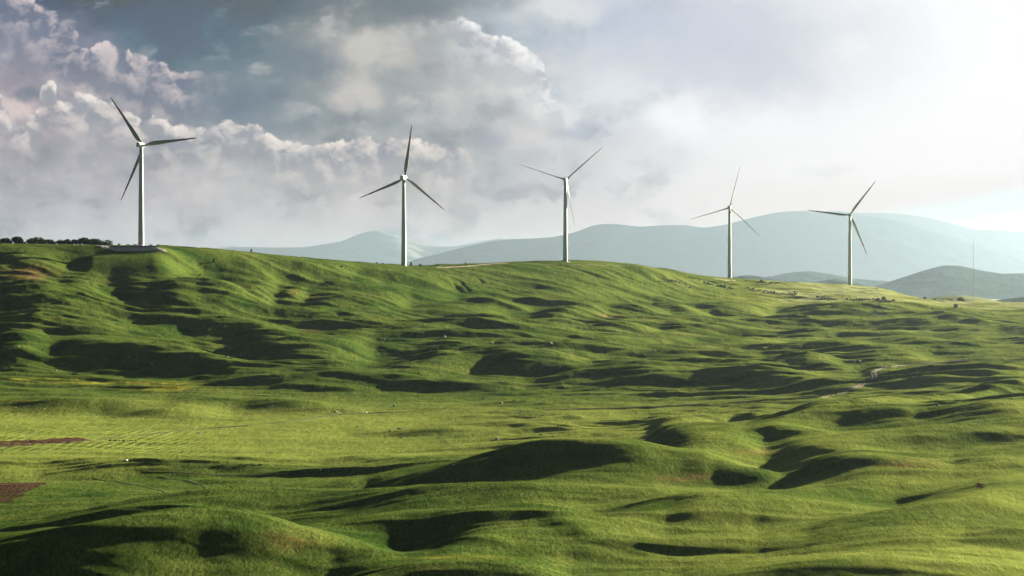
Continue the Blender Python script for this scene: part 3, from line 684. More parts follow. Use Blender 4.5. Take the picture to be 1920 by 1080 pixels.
# ------------------------------------------------------------------ wind turbines
m_tower = simple('tower_paint', (.37, .42, .46), .55, .06, .15)
m_nac = simple('nacelle_paint', (.40, .44, .47), .5, .06, .5)
m_blade = simple('blade_paint', (.19, .21, .21), .5, .08, .3)
m_red = simple('red_band', (.42, .03, .02), .5, .1, .5)
m_door = simple('door_steel', (.12, .14, .15), .5, .1, 2)
m_conc = simple('concrete', (.42, .40, .37), .9, .15, .8, .3)
m_step = simple('galvanised_steel', (.35, .36, .36), .45, .1, 3, metal=.6)
def lathe(rz, seg=40, cap=True):
    v = []; f = []
    for r, z in rz:
        for k in range(seg):
            a = 2*math.pi*k/seg; v.append((r*math.cos(a), r*math.sin(a), z))
    for i in range(len(rz)-1):
        for k in range(seg):
            a = i*seg+k; b_ = i*seg+(k+1) % seg; f.append((a, b_, b_+seg, a+seg))
    if cap: f.append(tuple(range(seg))[::-1]); f.append(tuple(range((len(rz)-1)*seg, len(rz)*seg)))
    return v, f
HT = 85.0
def blade_mesh(L, pitch):
    st = [(1.0,1.9,1.0,0),(2.5,1.9,1.0,0),(5,2.5,.65,14),(8,3.5,.36,12),(12,3.75,.25,9.5),(17,3.3,.21,7),(23,2.75,.18,5),(29,2.25,.17,3.5),(35,1.8,.16,2),(40,1.45,.15,1),(44,1.2,.15,.5),(47,.95,.14,0),(49.5,.65,.14,0),(50.8,.3,.14,0),(51,.08,.14,0)]
    v = []; f = []; mi = []; n = 18
    # denser rings for crisp colour bands
    R = []
    for r in sorted(set([s[0] for s in st]+[35.5, 40.5, 46.0])):
        R.append((r, *[np.interp(r, [s[0] for s in st], [s[k] for s in st]) for k in (1, 2, 3)]))
    for r, ch, th, tw in R:
        a0 = math.radians(tw+pitch)
        for k in range(n):
            a = 2*math.pi*k/n
            cx = (math.cos(a)*.5+.5-.30)*ch if th < .9 else math.cos(a)*.5*ch
            tk = math.sin(a)*.5*ch*th*(1 if th > .9 else (1.0-.55*max(0, -math.cos(a+math.pi))))
            x = -cx*math.cos(a0)-tk*math.sin(a0); y = -cx*math.sin(a0)+tk*math.cos(a0)
            y += -(r/51.0)**2*1.2
            v.append((x, y, r*L/51.0))
    for i in range(len(R)-1):
        rm = (R[i][0]+R[i+1][0])/2
        red = 35.5 < rm < 40.5 or rm > 46.0
        for k in range(n):
            a = i*n+k; b_ = i*n+(k+1) % n; f.append((a, b_, b_+n, a+n)); mi.append(1 if red else 0)
    f.append(tuple(range((len(R)-1)*n, len(R)*n))); mi.append(1)
    f.append(tuple(range(n))[::-1]); mi.append(0)
    return mesh('blade', v, f, mi, True)
def rbox(x0, x1, y0, y1, z0, z1, r=.35):
    import bmesh
    bm = bmesh.new(); bmesh.ops.create_cube(bm, size=1)
    for q in bm.verts: q.co = Vector(((x0+x1)/2+q.co.x*(x1-x0), (y0+y1)/2+q.co.y*(y1-y0), (z0+z1)/2+q.co.z*(z1-z0)))
    if r: bmesh.ops.bevel(bm, geom=bm.edges[:], offset=r, segments=3, affect='EDGES', profile=.6)
    me = bpy.data.meshes.new('box'); bm.to_mesh(me); bm.free(); return me
def turbine(x, D, z, yaw, theta, pitch, label, Rr=51.0):
    t = link('wind_turbine', None, loc=(x, D, z)); tag(t, label, 'wind turbine', 'wind turbines along the ridge')
    v, f = lathe([(2.45,-1.5),(2.45,0.3),(2.40,4),(2.18,25),(2.15,25.12),(2.05,38),(1.85,55),(1.83,55.12),(1.6,75),(1.48,HT-2.0)], 48)
    tw = link('tower', mesh('tower', v, f, None, True), [m_tower], t)
    v, f = lathe([(2.50,24.9),(2.24,24.95),(2.24,25.15),(2.1,25.2)], 40, False)
    link('flange', mesh('flange', v, f), [m_tower], tw)
    link('door', rbox(-.55, .55, -2.56, -2.38, 1.3, 3.6, .05), [m_door], t, (-.4, .02, 0))
    # stair up to the door
    sv = []; sf = []
    def bx(a, b_):
        o = len(sv); sv.extend([(p[0], p[1], p[2]) for p in [(a[0],a[1],a[2]),(b_[0],a[1],a[2]),(b_[0],b_[1],a[2]),(a[0],b_[1],a[2]),(a[0],a[1],b_[2]),(b_[0],a[1],b_[2]),(b_[0],b_[1],b_[2]),(a[0],b_[1],b_[2])]])
        sf.extend([tuple(o+i for i in q) for q in ((0,3,2,1),(4,5,6,7),(0,1,5,4),(1,2,6,5),(2,3,7,6),(3,0,4,7))])
    for k in range(7):
        bx((-2.2-k*.42, -3.6, 1.15-k*.19), (-1.8-k*.42, -2.5, 1.20-k*.19))
    for k in range(8):
        bx((-2.0-k*.42, -3.62, 1.2-k*.19), (-1.95-k*.42, -3.57, 2.2-k*.19))
    bx((-1.7, -3.6, 1.12), (.6, -2.5, 1.2))
    link('stair', mesh('stair', sv, sf), [m_step], t)
    v, f = lathe([(4.6,-1.6),(4.6,-.1),(4.2,.12),(2.7,.16)], 40)
    link('foundation', mesh('foundation', v, f), [m_conc], t)
    nac = link('nacelle', rbox(-1.75, 1.75, -5.8, 3.0, -1.9, 1.8, .5), [m_nac], t, (0, 0, HT))
    nac.rotation_euler = (0, 0, yaw)
    me = rbox(-.25, .25, -4.6, -3.8, 1.8, 2.7, .08); link('wind_sensor', me, [m_nac], nac)
    # hub and rotor axis along +Y of the nacelle
    v, f = lathe([(1.75,-1.3),(1.75,.6),(1.55,1.3),(1.1,1.9),(.5,2.25),(.08,2.35)], 28)
    hb = mesh('hub', [(p[0], p[2], p[1]) for p in v], [q[::-1] for q in f], None, True)
    hub = link('hub', hb, [m_nac], t)
    base = Matrix.Translation((0, 0, HT)) @ Matrix.Rotation(yaw, 4, 'Z') @ Matrix.Translation((0, 4.4, 0))
    hub.matrix_local = base
    for k in range(3):
        bl = link('blade', blade_mesh(Rr, pitch), [m_blade, m_red], t)
        bl.matrix_local = base @ Matrix.Rotation(math.radians(theta+120*k), 4, 'Y')
    return t
def at_sky(u, D): return D*(u-960)/F
TS = [(264.5,2025,461,18,-36,10,'tallest white wind turbine, standing on the gravel pad beside the dark trees'),
      (757,2304,499,18,8,22,'white wind turbine with one blade straight up, beside the pale gravel road on the ridge'),
      (1060,2484,491,10,49,68,'middle white wind turbine with two blades in a wide V over the grassy knoll'),
      (1368,2855,523,12,14,66,'white hazy wind turbine just right of the grey rock outcrops, thin blade pointing up'),
      (1593.5,2855,537,8,37,32,'farthest right white wind turbine before the mountain, one blade level to the left')]
for u, D, v, yaw, th, pi_, lb in TS:
    x = at_sky(u, D); z = (V0-v)/F*D
    turbine(x, D, z, math.radians(-yaw), th, pi_, lb)

# ------------------------------------------------------------------ tracks, pads, ploughed plots and a painted bank shadow, draped on the ground
def path_pts(pts, step=1.6, sm=6):
    P = []
    for (a, b_) in zip(pts[:-1], pts[1:]):
        n = max(2, int(math.hypot(b_[0]-a[0], (b_[1]-a[1])*3)/3))
        for k in range(n):
            t = k/n; u = a[0]+(b_[0]-a[0])*t; v = a[1]+(b_[1]-a[1])*t
            x, D, z = hit(u, v); P.append((u, D))
    P = np.array(P); D = P[:, 1]
    if len(D) > 9:
        k = 4; p = np.pad(D, k, mode='edge'); D = np.median(np.stack([p[i:i+len(D)] for i in range(2*k+1)]), axis=0)
        D = smooth1(D, sm)
    x = D*(P[:, 0]-960)/F
    L = np.concatenate([[0], np.cumsum(np.hypot(np.diff(x), np.diff(D)))]); n = max(4, int(L[-1]/step)); q = np.linspace(0, L[-1], n)
    x = smooth1(np.interp(q, L, x), 2); D = smooth1(np.interp(q, L, D), 2)
    return x, D
def ribbon(name, pts, width, m, off=0.0, lift=.07, na=5, taper=False, sm=6, wob=.15):
    x, D = path_pts(pts, sm=sm) if not isinstance(pts, tuple) else pts
    tx = np.gradient(x); ty = np.gradient(D); l = np.hypot(tx, ty)+1e-9; nx, ny = -ty/l, tx/l
    v = []; f = []
    for i in range(len(x)):
        w = width*(1+wob*math.sin(i*.7+i*i*.013))
        if taper: w *= min(1, 6*min(i, len(x)-1-i)/len(x)+.15)
        for k in range(na):
            s_ = off+(k/(na-1)-.5)*w; a, b_ = x[i]+nx[i]*s_, D[i]+ny[i]*s_
            v.append((a, b_, gz(a, b_)+lift*(1 if 0 < k < na-1 else -.4)))
    for i in range(len(x)-1):
        for k in range(na-1):
            a = i*na+k; f.append((a, a+na, a+na+1, a+1))
    o = link(name, mesh(name, v, f, None, True), [m]); tag(o, kind='structure'); return (x, D)
m_grav = simple('pale_gravel', (.22, .18, .15), .95, .25, .9, .5)
m_dirt = simple('trodden_earth', (.13, .11, .06), .95, .3, .7, .5)
m_rut_shade = simple('rut_and_shade_tone', (.045, .050, .022), .95, .4, .6, .4)
rd = ribbon('dirt_track', [(1540,746),(1570,739),(1600,729),(1622,720),(1640,712),(1637,704),(1637,697),(1648,692),(1668,687),(1720,683),(1780,678),(1820,675.5)], 1.5, m_grav, off=1.15, sm=3, lift=.16)
ribbon('dirt_track', rd, 1.5, m_grav, off=-1.15, lift=.16)
ribbon('track_verge', rd, 5.0, m_dirt, lift=.09, na=7)
fr = [(-40,838),(100,832),(160,828),(250,818),(330,809),(400,803),(470,798),(560,788),(630,778),(700,774),(800,772),(1000,769),(1150,766),(1290,761),(1400,753),(1450,751),(1540,746)]
fd_ = ribbon('field_track', fr, 1.3, m_rut_shade, off=1.1, lift=.14)
ribbon('field_track', fd_, 1.3, m_rut_shade, off=-1.1, lift=.14)
ribbon('field_track', [(1240,762),(1290,761),(1340,757),(1400,753),(1440,751)], 1.3, m_grav, off=3, lift=.12, taper=True)
for pts in ([(168,896),(220,904),(280,914),(360,930)], [(262,886),(330,886),(400,891),(480,893),(620,886)], [(290,892),(360,905),(440,920)], [(1406,763),(1412,768),(1416,774)], [(1398,764),(1404,769),(1408,775)]):  # ruts; the strip along the valley bank is its shadow in dark colour
    ribbon('rut_and_bank_shade', pts, 1.3, m_rut_shade, lift=.12, taper=True)
ribbon('gravel_road', [(815,502),(842,501.5),(862,500.5),(884,499),(905,496.5),(930,494.5),(955,493)], 4.5, m_grav, lift=.25, na=7, sm=2)
ribbon('gravel_road', [(975,494),(1000,495.5),(1040,496.5),(1080,497),(1130,498),(1170,499),(1205,500)], 1.4, m_dirt, lift=.15, sm=2)
ribbon('gravel_road', [(1335,523),(1350,524),(1368,526),(1385,527)], 4.0, m_grav, lift=.25, sm=1)
ribbon('gravel_road', [(1592,540),(1610,541),(1630,541.5),(1650,543)], 3.5, m_dirt, lift=.25, sm=1)
def plot(name, top, bot, m, lift=.06, nd=14):
    us = np.arange(top[0][0], top[-1][0]+.1, 3.0)
    vt = np.interp(us, [p[0] for p in top], [p[1] for p in top]); vb = np.interp(us, [p[0] for p in bot], [p[1] for p in bot])
    Dt = smooth1(np.array([hit(u, v)[1] for u, v in zip(us, vt)]), 3); Db = smooth1(np.array([hit(u, v)[1] for u, v in zip(us, vb)]), 3)
    v = []; f = []
    for i, u in enumerate(us):
        for k in range(nd):
            D = Db[i]+(Dt[i]-Db[i])*k/(nd-1); x = D*(u-960)/F; v.append((x, D, gz(x, D)+lift))
    for i in range(len(us)-1):
        for k in range(nd-1):
            a = i*nd+k; f.append((a, a+nd, a+nd+1, a+1))
    tag(link(name, mesh(name, v, f, None, True), [m]), kind='structure')
def soilmat(name, c1, c2):
    m, g, b = mat(name); geo = g.node('ShaderNodeNewGeometry'); sp = g.node('ShaderNodeSeparateXYZ'); g.nt.links.new(geo.outputs['Position'], sp.inputs[0])
    w = g.noise(X(g, geo.outputs['Position']), .15, 5, .7)
    st = g.m('SINE', (X(g, sp.outputs[0])*.93-X(g, sp.outputs[1])*.37+w*2.5)*2.6)
    g.put(b.inputs['Base Color'], g.mix(g.m('MULTIPLY', g.step(-.4, .8, st), g.step(.35, .6, w)), c1, c2)); b.inputs['Roughness'].default_value = .95; b.inputs['Specular IOR Level'].default_value = 0
    bp = g.node('ShaderNodeBump'); bp.inputs['Strength'].default_value = 1; bp.inputs['Distance'].default_value = .4
    g.put(bp.inputs['Height'], st+g.noise(X(g, geo.outputs['Position']), 1.5, 5, .7)*2); g.nt.links.new(bp.outputs[0], b.inputs['Normal']); return m
m_soil = soilmat('ploughed_soil', (.045, .024, .018), (.075, .040, .030))
m_soilg = soilmat('sprouting_soil', (.055, .035, .02), (.03, .05, .012))
plot('ploughed_plot', [(-120,832),(0,829),(60,825),(110,822),(150,820),(171,826)], [(-120,846),(0,839),(60,835),(110,830),(150,828),(171,827)], m_soil)
plot('ploughed_plot', [(-160,906),(0,905.5),(60,905),(87,904.5)], [(-160,928),(0,926),(46,926),(87,905.5)], m_soil)
plot('sprouting_plot', [(-160,928),(0,926),(46,926.5)], [(-160,938),(0,937),(28,938),(46,928)], m_soilg, .07)
plot('ploughed_plot', [(-160,938),(0,937),(28,938)], [(-160,945),(0,943),(22,941),(28,939)], m_soil)

# ------------------------------------------------------------------ pad and rubble bank of the first turbine
zt = (V0-461)/F*2025
def pad():
    us = np.arange(166, 294, 2.0); v = []; f = []
    for u in us:
        for D in (2019.0, 2021.0, 2025.0, 2032.0, 2046.0):
            x = 2022*(u-960)/F; v.append((x, D, zt+.12+.05*math.sin(u*.9)))
        v.append((2022*(u-960)/F, 2018.7, zt-.7))
    for i in range(len(us)-1):
        a = i*6
        for k in range(4): f.append((a+k, a+6+k, a+7+k, a+1+k))
        f.append((a+5, a+11, a+6, a))
    tag(link('gravel_pad', mesh('gravel_pad', v, f), [simple('pad_gravel', (.46,.37,.33), .95, .15, .6, .4)]), kind='structure')
pad()
def bank():
    us = np.arange(170, 330, .9); nk = 16; v = []; f = []
    rng = np.random.RandomState(4)
    A = np.array([[u, k] for u in us for k in range(nk)])
    U_, K_ = A[:, 0], A[:, 1]/(nk-1)
    D = 2019.2-np.interp(U_, [168,190,285,330], [2,9,9,1.5])*K_; x = D*(U_-960)/F
    n = np.abs(nfbm(x/1.5, K_*6, 3, 71))+.4*rng.uniform(0, 1, len(x))
    z = np.array([gz(a, b_) for a, b_ in zip(x, D)])-.25+(.3+n*.5)*np.sin(math.pi*np.clip(K_, .02, 1))*ss(170, 182, U_)*(1-ss(300, 330, U_))
    me = grid_mesh('rubble', np.stack([x, D, z], -1).reshape(len(us), nk, 3)[:, ::-1])
    me.polygons.foreach_set('use_smooth', np.zeros(len(me.polygons), bool))
    tag(link('rubble_bank', me, [simple('rubble', (.34, .31, .30), .95, .45, 1.2, .8)]), kind='stuff')
bank()

# ------------------------------------------------------------------ boulders
def rock_mesh(seed):
    import bmesh
    bm = bmesh.new(); bmesh.ops.create_icosphere(bm, subdivisions=3, radius=1)
    r = random.Random(seed); cuts = [(Vector((r.uniform(-1,1), r.uniform(-1,1), r.uniform(-.3,1))).normalized(), r.uniform(.45,.8)) for _ in range(9)]
    for q in bm.verts:
        for n, d in cuts:
            t = q.co.dot(n)-d
            if t > 0: q.co -= n*t*.9
        q.co *= 1+.05*math.sin(q.co.x*9+seed)*math.cos(q.co.y*8)
        q.co.z *= .8
    me = bpy.data.meshes.new('boulder'); bm.to_mesh(me); bm.free(); return me
m_rock = simple('limestone', (.19, .20, .20), .9, .35, 2.2, .6)
m_rockw = simple('white_limestone', (.58, .53, .50), .9, .2, 2.2, .5)
m_rockp = simple('reddish_rock', (.30, .20, .17), .9, .3, 2.2, .5)
RM = []
for i in range(5):
    me = rock_mesh(i); me.materials.append(m_rock); RM.append(me)
RW = []
for me in RM:
    q = me.copy(); q.materials[0] = m_rockw; RW.append(q)
RP = RM[0].copy(); RP.materials[0] = m_rockp
rnd = random.Random(11)
def boulder(u, v, wpx, label, group=None, me=None, flat=None, sink=.3, name='boulder'):
    x, D, z = hit(u, v+.3)
    w = wpx*D/F/2
    o = bpy.data.objects.new(name, me or rnd.choice(RM)); C.objects.link(o)
    fl = flat or rnd.uniform(.55, .8)
    o.scale = (w, w*rnd.uniform(.7, 1), w*fl); o.location = (x, D, z+w*fl*(.6-sink)); o.rotation_euler = (rnd.uniform(-.2,.2), rnd.uniform(-.2,.2), rnd.uniform(0, 6.28))
    tag(o, label, 'boulder', group); return o
big = [(630,773,10,RP,'squarish reddish boulder beside the field track, biggest rock of the valley floor'),
 (643,769,5,None,'small boulder just right of the squarish reddish boulder'),
 (687,774,7,RW[1],'pale boulder lying on the field track, right of the reddish boulder'),
 (740,762,8,None,'grey boulder alone on the bright grass above the field track'),
 (672,800,6,None,'grey boulder at the upper left edge of the striped green plot'),
 (732,807,7,None,'left one of two low grey boulders above the striped green plot'),
 (749,804,9,None,'right one of two low grey boulders above the striped green plot'),
 (752,821,7,None,'grey boulder on the low mound right of the striped green plot'),
 (940,756,8,None,'grey boulder in the middle of the short boulder row on the valley edge'),
 (905,748,7,None,'leftmost boulder of the short boulder row on the valley edge'),
 (965,752,7,None,'flat boulder right of the middle one in the boulder row on the valley edge'),
 (850,872,6,None,'grey boulder at the left end of the big near hill, by its shadow'),
 (1013,816,7,None,'dark boulder where the valley meets the near hill'),
 (932,825,8,None,'dark flat boulder at the right end of the shaded mound'),
 (237,865,8,RW[0],'bright white boulder alone on the lower left field'),
 (208,888,4,RW[2],'small yellowish stone below the bright white boulder'),
 (373,812,8,RW[3],'pale boulder beside the field track at the top of the striped field'),
 (923,643,6,RW[4],'tall pale boulder on the middle slope'),
 (1033,645,12,None,'wide dark boulder on the middle slope, right of the tall pale one'),
 (1038,653,4,None,'small stone just below the wide dark boulder'),
 (1228,659,7,None,'left half of the split grey boulder on the slope'),
 (1235,659,7,None,'right half of the split grey boulder on the slope'),
 (833,632,8,RW[1],'flat pale boulder on the upper middle slope'),
 (1601,681,13,None,'largest dark rock, above the bend of the winding dirt track'),
 (1611,680,9,None,'dark rock leaning against the largest rock above the winding dirt track'),
 (1608,712,4,RP,'small pinkish stone left of the bend of the winding dirt track'),
 (1758,761,9,None,'dark flat boulder on the crest of the near right hill'),
 (1752,688,6,None,'grey boulder on the slope above the dirt track, far right'),
 (1712,709,5,RW[0],'pale stone right of the bend of the winding dirt track'),
 (1840,704,7,RW[2],'pale stone on the slope below the dirt track near the right edge'),
 (1306,716,5,None,'grey stone at the foot of the shaded slope in the middle right'),
 (1602,748,5,None,'dark stone on the bright flat below the winding dirt track'),
 (1508,773,6,None,'dark stone on the bright flat beside the long grey green mound'),
 (1642,683,4,None,'small grey stone right of the largest dark rock')]
for u, v, w, me, lb in big: boulder(u, v, w, lb, 'boulders strewn over the valley', me)
def scatter(pts, label, group, sz=(2.2, 3.6)):
    for u, v in pts: boulder(u, v, rnd.uniform(*sz), label, group, rnd.choice(RW+RM[:2]), sink=.15)
scatter([(17,655),(36,650),(73,650),(158,640),(106,696),(22,688),(30,700)], 'small white stone on the dark slope at the left edge', 'white stones at the left edge')
scatter([(302,601),(322,621),(288,602),(341,631),(390,631),(413,634),(296,643),(345,640),(468,611)], 'small white stone on the folded slope under the tallest turbine', 'white stones under the tallest turbine')
scatter([(428,672),(337,677),(244,672),(370,687),(360,672),(285,684),(290,690),(452,667)], 'small white stone around the big dark hollow on the left', 'white stones by the dark hollow')
scatter([(30,764),(45,765),(53,763),(83,767),(62,774),(78,783),(140,806),(242,804),(270,801),(68,811),(74,814),(46,821)], 'small white stone above the reddish ploughed strip', 'white stones above the ploughed strip')
scatter([(386,800),(430,773),(510,762),(555,843),(601,883),(616,884),(483,830)], 'small pale stone near the field track on the left', 'pale stones near the field track')
scatter([(522,633),(637,638),(646,659),(630,678),(615,685),(582,685),(575,701),(652,690),(538,694),(702,684)], 'small white stone on the slope left of the centre hollow', 'white stones left of the centre')
scatter([(770,682),(771,688),(821,705),(821,652),(807,657),(832,661),(712,634),(721,637),(731,638),(718,643),(762,639),(900,657),(933,666),(860,700)], 'small white stone on the slope below the second turbine', 'white stones below the second turbine')
scatter([(874,695),(1000,649),(1162,652),(1172,655),(1050,690),(1212,676),(1020,779),(1035,787),(985,727),(1060,728)], 'small pale stone on the middle slope below the third turbine', 'pale stones below the third turbine')
scatter([(1227,583),(1246,583),(1335,582),(1400,592),(1252,583),(1402,574),(1645,586),(1795,593),(1615,656)], 'small white stone in the shaded hollows of the right hillside', 'white stones on the right hillside')
def outcrop(line, n, spread, label, group, sz=(2.2, 5.0)):
    for k in range(n):
        t = rnd.random(); u = np.interp(t, np.linspace(0, 1, len(line)), [p[0] for p in line])+rnd.gauss(0, 2); v = np.interp(t, np.linspace(0, 1, len(line)), [p[1] for p in line])+rnd.gauss(0, spread)
        q = rnd.uniform(*sz); big_ = q > sz[0]+(sz[1]-sz[0])*.55
        lb = ('large ' if big_ else 'small ')+label+(', at its left end' if t < .33 else ', at its right end' if t > .67 else ', in its middle')
        boulder(float(u), float(v), q, lb, group, rnd.choice(RM), flat=rnd.uniform(.6, 1.1), sink=.1)
outcrop([(1237,528),(1262,527),(1285,535),(1300,543)], 30, 1.6, 'grey boulder in the leftmost rock outcrop', 'rocks of the leftmost outcrop')
outcrop([(1316,529),(1335,534),(1355,537),(1374,541)], 48, 2.0, 'grey boulder in the dense heap below the fourth turbine', 'rocks below the fourth turbine')
outcrop([(1402,541),(1430,546),(1460,549),(1496,551)], 44, 1.2, 'grey boulder in the rock band between the last two turbines', 'rocks of the long band')
outcrop([(1528,557),(1545,560),(1575,563)], 20, 1.3, 'grey boulder in the broken rocks below the farthest turbine', 'rocks below the farthest turbine')
outcrop([(1586,562),(1600,563),(1612,564)], 16, .9, 'grey boulder in the short row right of the farthest turbine', 'rocks of the short row')
outcrop([(1620,562),(1640,564),(1660,566),(1674,566)], 34, 1.1, 'grey boulder in the rock row under the small crest tree', 'rocks under the crest tree')
outcrop([(1376,526),(1410,527),(1440,530),(1460,532)], 26, .5, 'stone of the thin line beside the fourth turbine', 'stones beside the fourth turbine', (1.6, 3.0))

# ------------------------------------------------------------------ trees and bushes
def leafmat(name, a, b_):
    m, g, b = mat(name); oi = g.node('ShaderNodeNewGeometry')
    n = g.noise(X(g, oi.outputs['Position']), .9, 4, .7)
    g.put(b.inputs['Base Color'], g.mix(g.step(.35, .65, n), a, b_)); b.inputs['Roughness'].default_value = .7; b.inputs['Specular IOR Level'].default_value = .1
    b.inputs['Subsurface Weight'].default_value = 0
    return m
m_dark = leafmat('dark_foliage', (.022, .036, .014), (.045, .062, .022))
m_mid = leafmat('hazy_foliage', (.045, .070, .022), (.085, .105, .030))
m_lite = leafmat('light_foliage', (.08, .10, .025), (.12, .14, .035))
m_redl = leafmat('reddish_twigs', (.16, .075, .055), (.22, .12, .075))
m_bark = simple('bark', (.07, .055, .045), .9, .3, 3, .5)
def foliage(w, h, seed, leaf, n, lumps=9, base=.12):
    r = random.Random(seed); L = []
    for k in range(lumps):
        a = r.uniform(0, 6.28); q = r.uniform(0, .62)
        L.append((q*w/2*math.cos(a), q*w/2*math.sin(a), h*r.uniform(.14, .68)*(1-.25*q), r.uniform(.20, .34)*w*.75, r.uniform(.20, .32)*h))
    v = []; f = []
    for _ in range(n):
        cx, cy, cz, rx, rz = r.choice(L)
        d = Vector((r.gauss(0,1), r.gauss(0,1), r.gauss(0,1))).normalized()*r.uniform(.55, 1.08)
        p = Vector((cx+d.x*rx, cy+d.y*rx, max(h*base*r.random(), cz+d.z*rz)))
        s_ = leaf*r.uniform(.5, 1.2); t1 = Vector((r.gauss(0,1), r.gauss(0,1), r.gauss(0,1))).normalized(); t2 = t1.cross(Vector((r.gauss(0,1), r.gauss(0,1), r.gauss(0,1)))).normalized()
        o = len(v); v += [p-t1*s_, p+t2*s_*.6, p+t1*s_, p-t2*s_*.6]; f.append((o, o+1, o+2, o+3))
    return mesh('foliage', v, f)
def stems(w, h, seed, k=5, r0=.12):
    r = random.Random(seed+100); v = []; f = []
    for j in range(k):
        a = r.uniform(0, 6.28); e = Vector((math.cos(a)*w*.3*r.random(), math.sin(a)*w*.3*r.random(), h*r.uniform(.5,.8)))
        if j == 0: e = Vector((0, 0, h*.7))
        o = len(v)
        for t in (0, .35, .7, 1):
            c = Vector((e.x*t*t, e.y*t*t, e.z*t-.3*(t == 0))); rr = r0*(1-.75*t)*(1.6 if j == 0 else 1)
            for q in range(6):
                b_ = q*math.pi/3; v.append(c+Vector((math.cos(b_)*rr, math.sin(b_)*rr, 0)))
        for i in range(3):
            for q in range(6):
                a_ = o+i*6+q; b_ = o+i*6+(q+1) % 6; f.append((a_, b_, b_+6, a_+6))
    return mesh('trunk', v, f, None, True)
def plant(name, u, v, wpx, hpx, label, cat, group, m, seed, behind=None, n=900, leaf=None):
    if behind is not None:
        i = int(np.interp(u, ug, np.arange(NU))); D = skyD[i]+behind; x = D*(u-960)/F; z = gz(x, D)
        need = (V0-v)/F*D; h_add = max(0, need-z)
    else:
        x, D, z = hit(u, v); h_add = 0
    w = wpx*D/F; h = hpx*D/F+h_add
    t = link(name, None, loc=(x, D, z-.1)); tag(t, label, cat, group)
    link('crown', foliage(w, h, seed, leaf or max(.22, h*.085), n), [m], t)
    link('trunk', stems(w, h, seed, 5, max(.04, h*.022)), [m_bark], t)
    return t
sk = [(8,22,9,'round dark bush cut by the left edge of the picture'),(31,17,11,'dark rounded tree, second from the left edge on the skyline'),(63,31,12,'widest lobed dark tree of the left skyline, before the low gap'),
 (88,22,8,'low dark bush joined to the right side of the lobed skyline tree'),(114,15,7,'small dark bush at the left end of the long skyline thicket'),(128,13,8,'small dark bush in the middle left of the skyline thicket'),
 (142,16,8,'dark bush in the middle of the skyline thicket'),(157,24,11,'tallest dark tree at the right end of the skyline thicket'),(187,34,10,'broad flat topped dark bush left of the gravel pad')]
for i, (u, w, h, lb) in enumerate(sk):
    plant('dark_tree', u, 459, w*1.6, h*1.5, lb, 'tree', 'dark trees on the left skyline', m_dark, i, behind=25, n=2400)
for i, (u, w, h) in enumerate([(20,12,5),(46,16,4.5),(76,14,6),(101,16,4.5),(121,10,6),(135,10,6.5),(149,10,7),(170,14,6),(206,18,4.5)]):
    plant('dark_bush', u, 459.5, w*1.2, h*1.3, 'low dark scrub filling the gaps between the trees of the left skyline', 'bush', 'low scrub between the skyline trees', m_dark, 200+i, behind=22, n=700)
for i, (u, w, h, lb) in enumerate([(223,8,6,'tiny dark bush just right of the broad flat topped bush'),(240,14,4,'low dark scrub behind the gravel pad'),(253,14,5,'low dark scrub touching the foot of the tallest turbine'),(284,12,4,'low scrub right of the foot of the tallest turbine'),(298,14,4,'low scrub farther right of the tallest turbine')]):
    plant('dark_bush', u, 460.5, w, h, lb, 'bush', 'low scrub behind the gravel pad', m_dark, 30+i, behind=40, n=500)
for i, (u, v, w, h, lb, m) in enumerate([(471,470.5,5,5,'lone tiny shrub standing on the bare left ridge','m'),(401,492,4,9,'thin dark shrub on the slope below the ridge line','m'),(375,519,4,5,'dark shrub at the top of the narrow crack','m'),
   (641,501,7,3,'low shrub on the upper slope left of the second turbine','m'),(673,493.5,6,2.5,'low shrub on the ridge far left of the second turbine','m'),(707,494.5,4,4,'left one of two tiny shrubs left of the second turbine','m'),(717,495,6,3.5,'right one of two tiny shrubs left of the second turbine','m'),
   (771,499,6,9,'upright small tree just right of the second turbine','m'),(788,499.5,9,5,'rounded bush beside the upright small tree','m'),(820,498,11,5,'spread bush at the start of the gravel road','m'),(873,494,3,4,'tiny shrub on the ridge above the gravel road','m')]):
    plant('small_shrub', u, v, w, h, lb, 'shrub', 'small shrubs along the ridge', m_dark, 50+i, behind=6 if (v < 500 and u not in (401, 375)) else None, n=350)
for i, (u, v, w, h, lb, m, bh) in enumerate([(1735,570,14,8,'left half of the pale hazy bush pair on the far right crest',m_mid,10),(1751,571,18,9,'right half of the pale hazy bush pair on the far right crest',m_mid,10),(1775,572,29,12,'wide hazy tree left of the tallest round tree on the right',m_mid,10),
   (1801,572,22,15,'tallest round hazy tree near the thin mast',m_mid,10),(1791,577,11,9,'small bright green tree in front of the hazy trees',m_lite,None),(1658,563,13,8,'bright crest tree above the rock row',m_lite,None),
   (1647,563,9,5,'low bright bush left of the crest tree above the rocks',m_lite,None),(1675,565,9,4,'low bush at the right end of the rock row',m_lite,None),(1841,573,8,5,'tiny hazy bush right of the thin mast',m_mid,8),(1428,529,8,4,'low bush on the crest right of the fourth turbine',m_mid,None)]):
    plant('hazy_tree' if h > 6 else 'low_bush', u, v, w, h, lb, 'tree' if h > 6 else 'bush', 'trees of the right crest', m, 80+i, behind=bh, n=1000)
plant('reddish_shrub', 1838, 916, 34, 13, 'reddish brown leafless shrub on the near right hill', 'shrub', None, m_redl, 120, n=1500, leaf=.11)
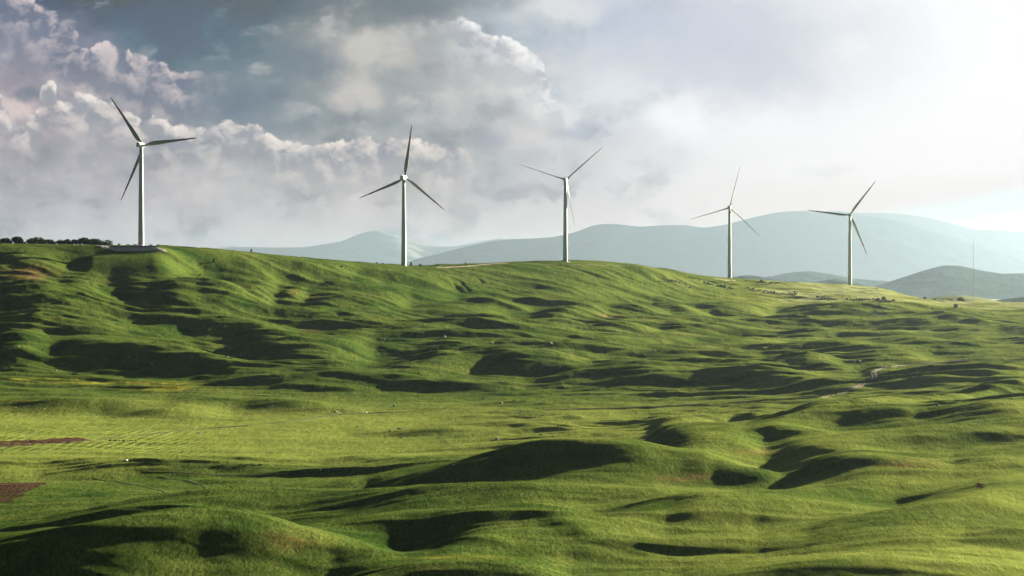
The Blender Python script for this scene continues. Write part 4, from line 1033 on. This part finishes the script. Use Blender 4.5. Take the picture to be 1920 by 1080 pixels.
for i in range(12):
    plant('seedling_bush', 448+i*3.9+rnd.uniform(-1,1), 873+rnd.uniform(-.6,.6), rnd.uniform(3,5), rnd.uniform(2,3), 'tiny dark bush in the short row across the bright valley floor', 'bush', 'row of tiny bushes on the valley floor', m_dark, 140+i, n=160, leaf=.18)
for i in range(11):
    plant('hedge_bush', 204+i*5+rnd.uniform(-1.5,1.5), 827+rnd.uniform(-.8,.8), rnd.uniform(4,7), rnd.uniform(2,3.4), 'small green hedge bush at the right end of the reddish ploughed strip', 'bush', 'hedge bushes beside the ploughed strip', m_dark, 160+i, n=160, leaf=.2)

# ------------------------------------------------------------------ guyed measuring mast
def mast(u, D, vb, hm):
    x = D*(u-960)/F; z = gz(x, D)
    t = link('lattice_mast', None, loc=(x, D, z)); tag(t, 'very thin tall lattice mast near the right edge, in front of the mountain', 'mast')
    v = []; f = []
    def rod(a, b_, r):
        a = Vector(a); b_ = Vector(b_); d = (b_-a).normalized(); p = d.orthogonal().normalized(); q = d.cross(p); o = len(v)
        for c in (a, b_):
            for k in range(4): v.append(c+(p*math.cos(k*math.pi/2)+q*math.sin(k*math.pi/2))*r)
        for k in range(4): f.append((o+k, o+(k+1) % 4, o+4+(k+1) % 4, o+4+k))
    L = [(.32*math.cos(a), .32*math.sin(a)) for a in (0.3, 0.3+2.094, 0.3+4.189)]
    for a, b_ in L: rod((a, b_, 0), (a, b_, hm), .06)
    k = 0.0
    while k < hm-1:
        for i in range(3):
            a, b_ = L[i], L[(i+1) % 3]; rod((*a, k), (*b_, k+1.2), .025); rod((*a, k+1.2), (*b_, k+1.2), .02)
        k += 1.2
    link('lattice', mesh('lattice', v, f), [m_step], t)
    for i in range(3):
        v = []; f = []; a = .3+2.094*i
        gx, gy = math.cos(a)*38, math.sin(a)*38; gg = gz(x+gx, D+gy)-z
        for hh in (hm*.35, hm*.68, hm*.97): rod((0, 0, hh), (gx, gy, gg), .015)
        link('guy_wire', mesh('guy_wire', v, f), [m_step], t)
    v = []; f = []; rod((0, 0, hm-.2), (0, 0, hm+1.6), .03); rod((-1.4, 0, hm-2), (1.4, 0, hm-2), .035)
    link('sensor_arm', mesh('sensor_arm', v, f), [m_step], t)
mast(1825, 2790, 571, 73)
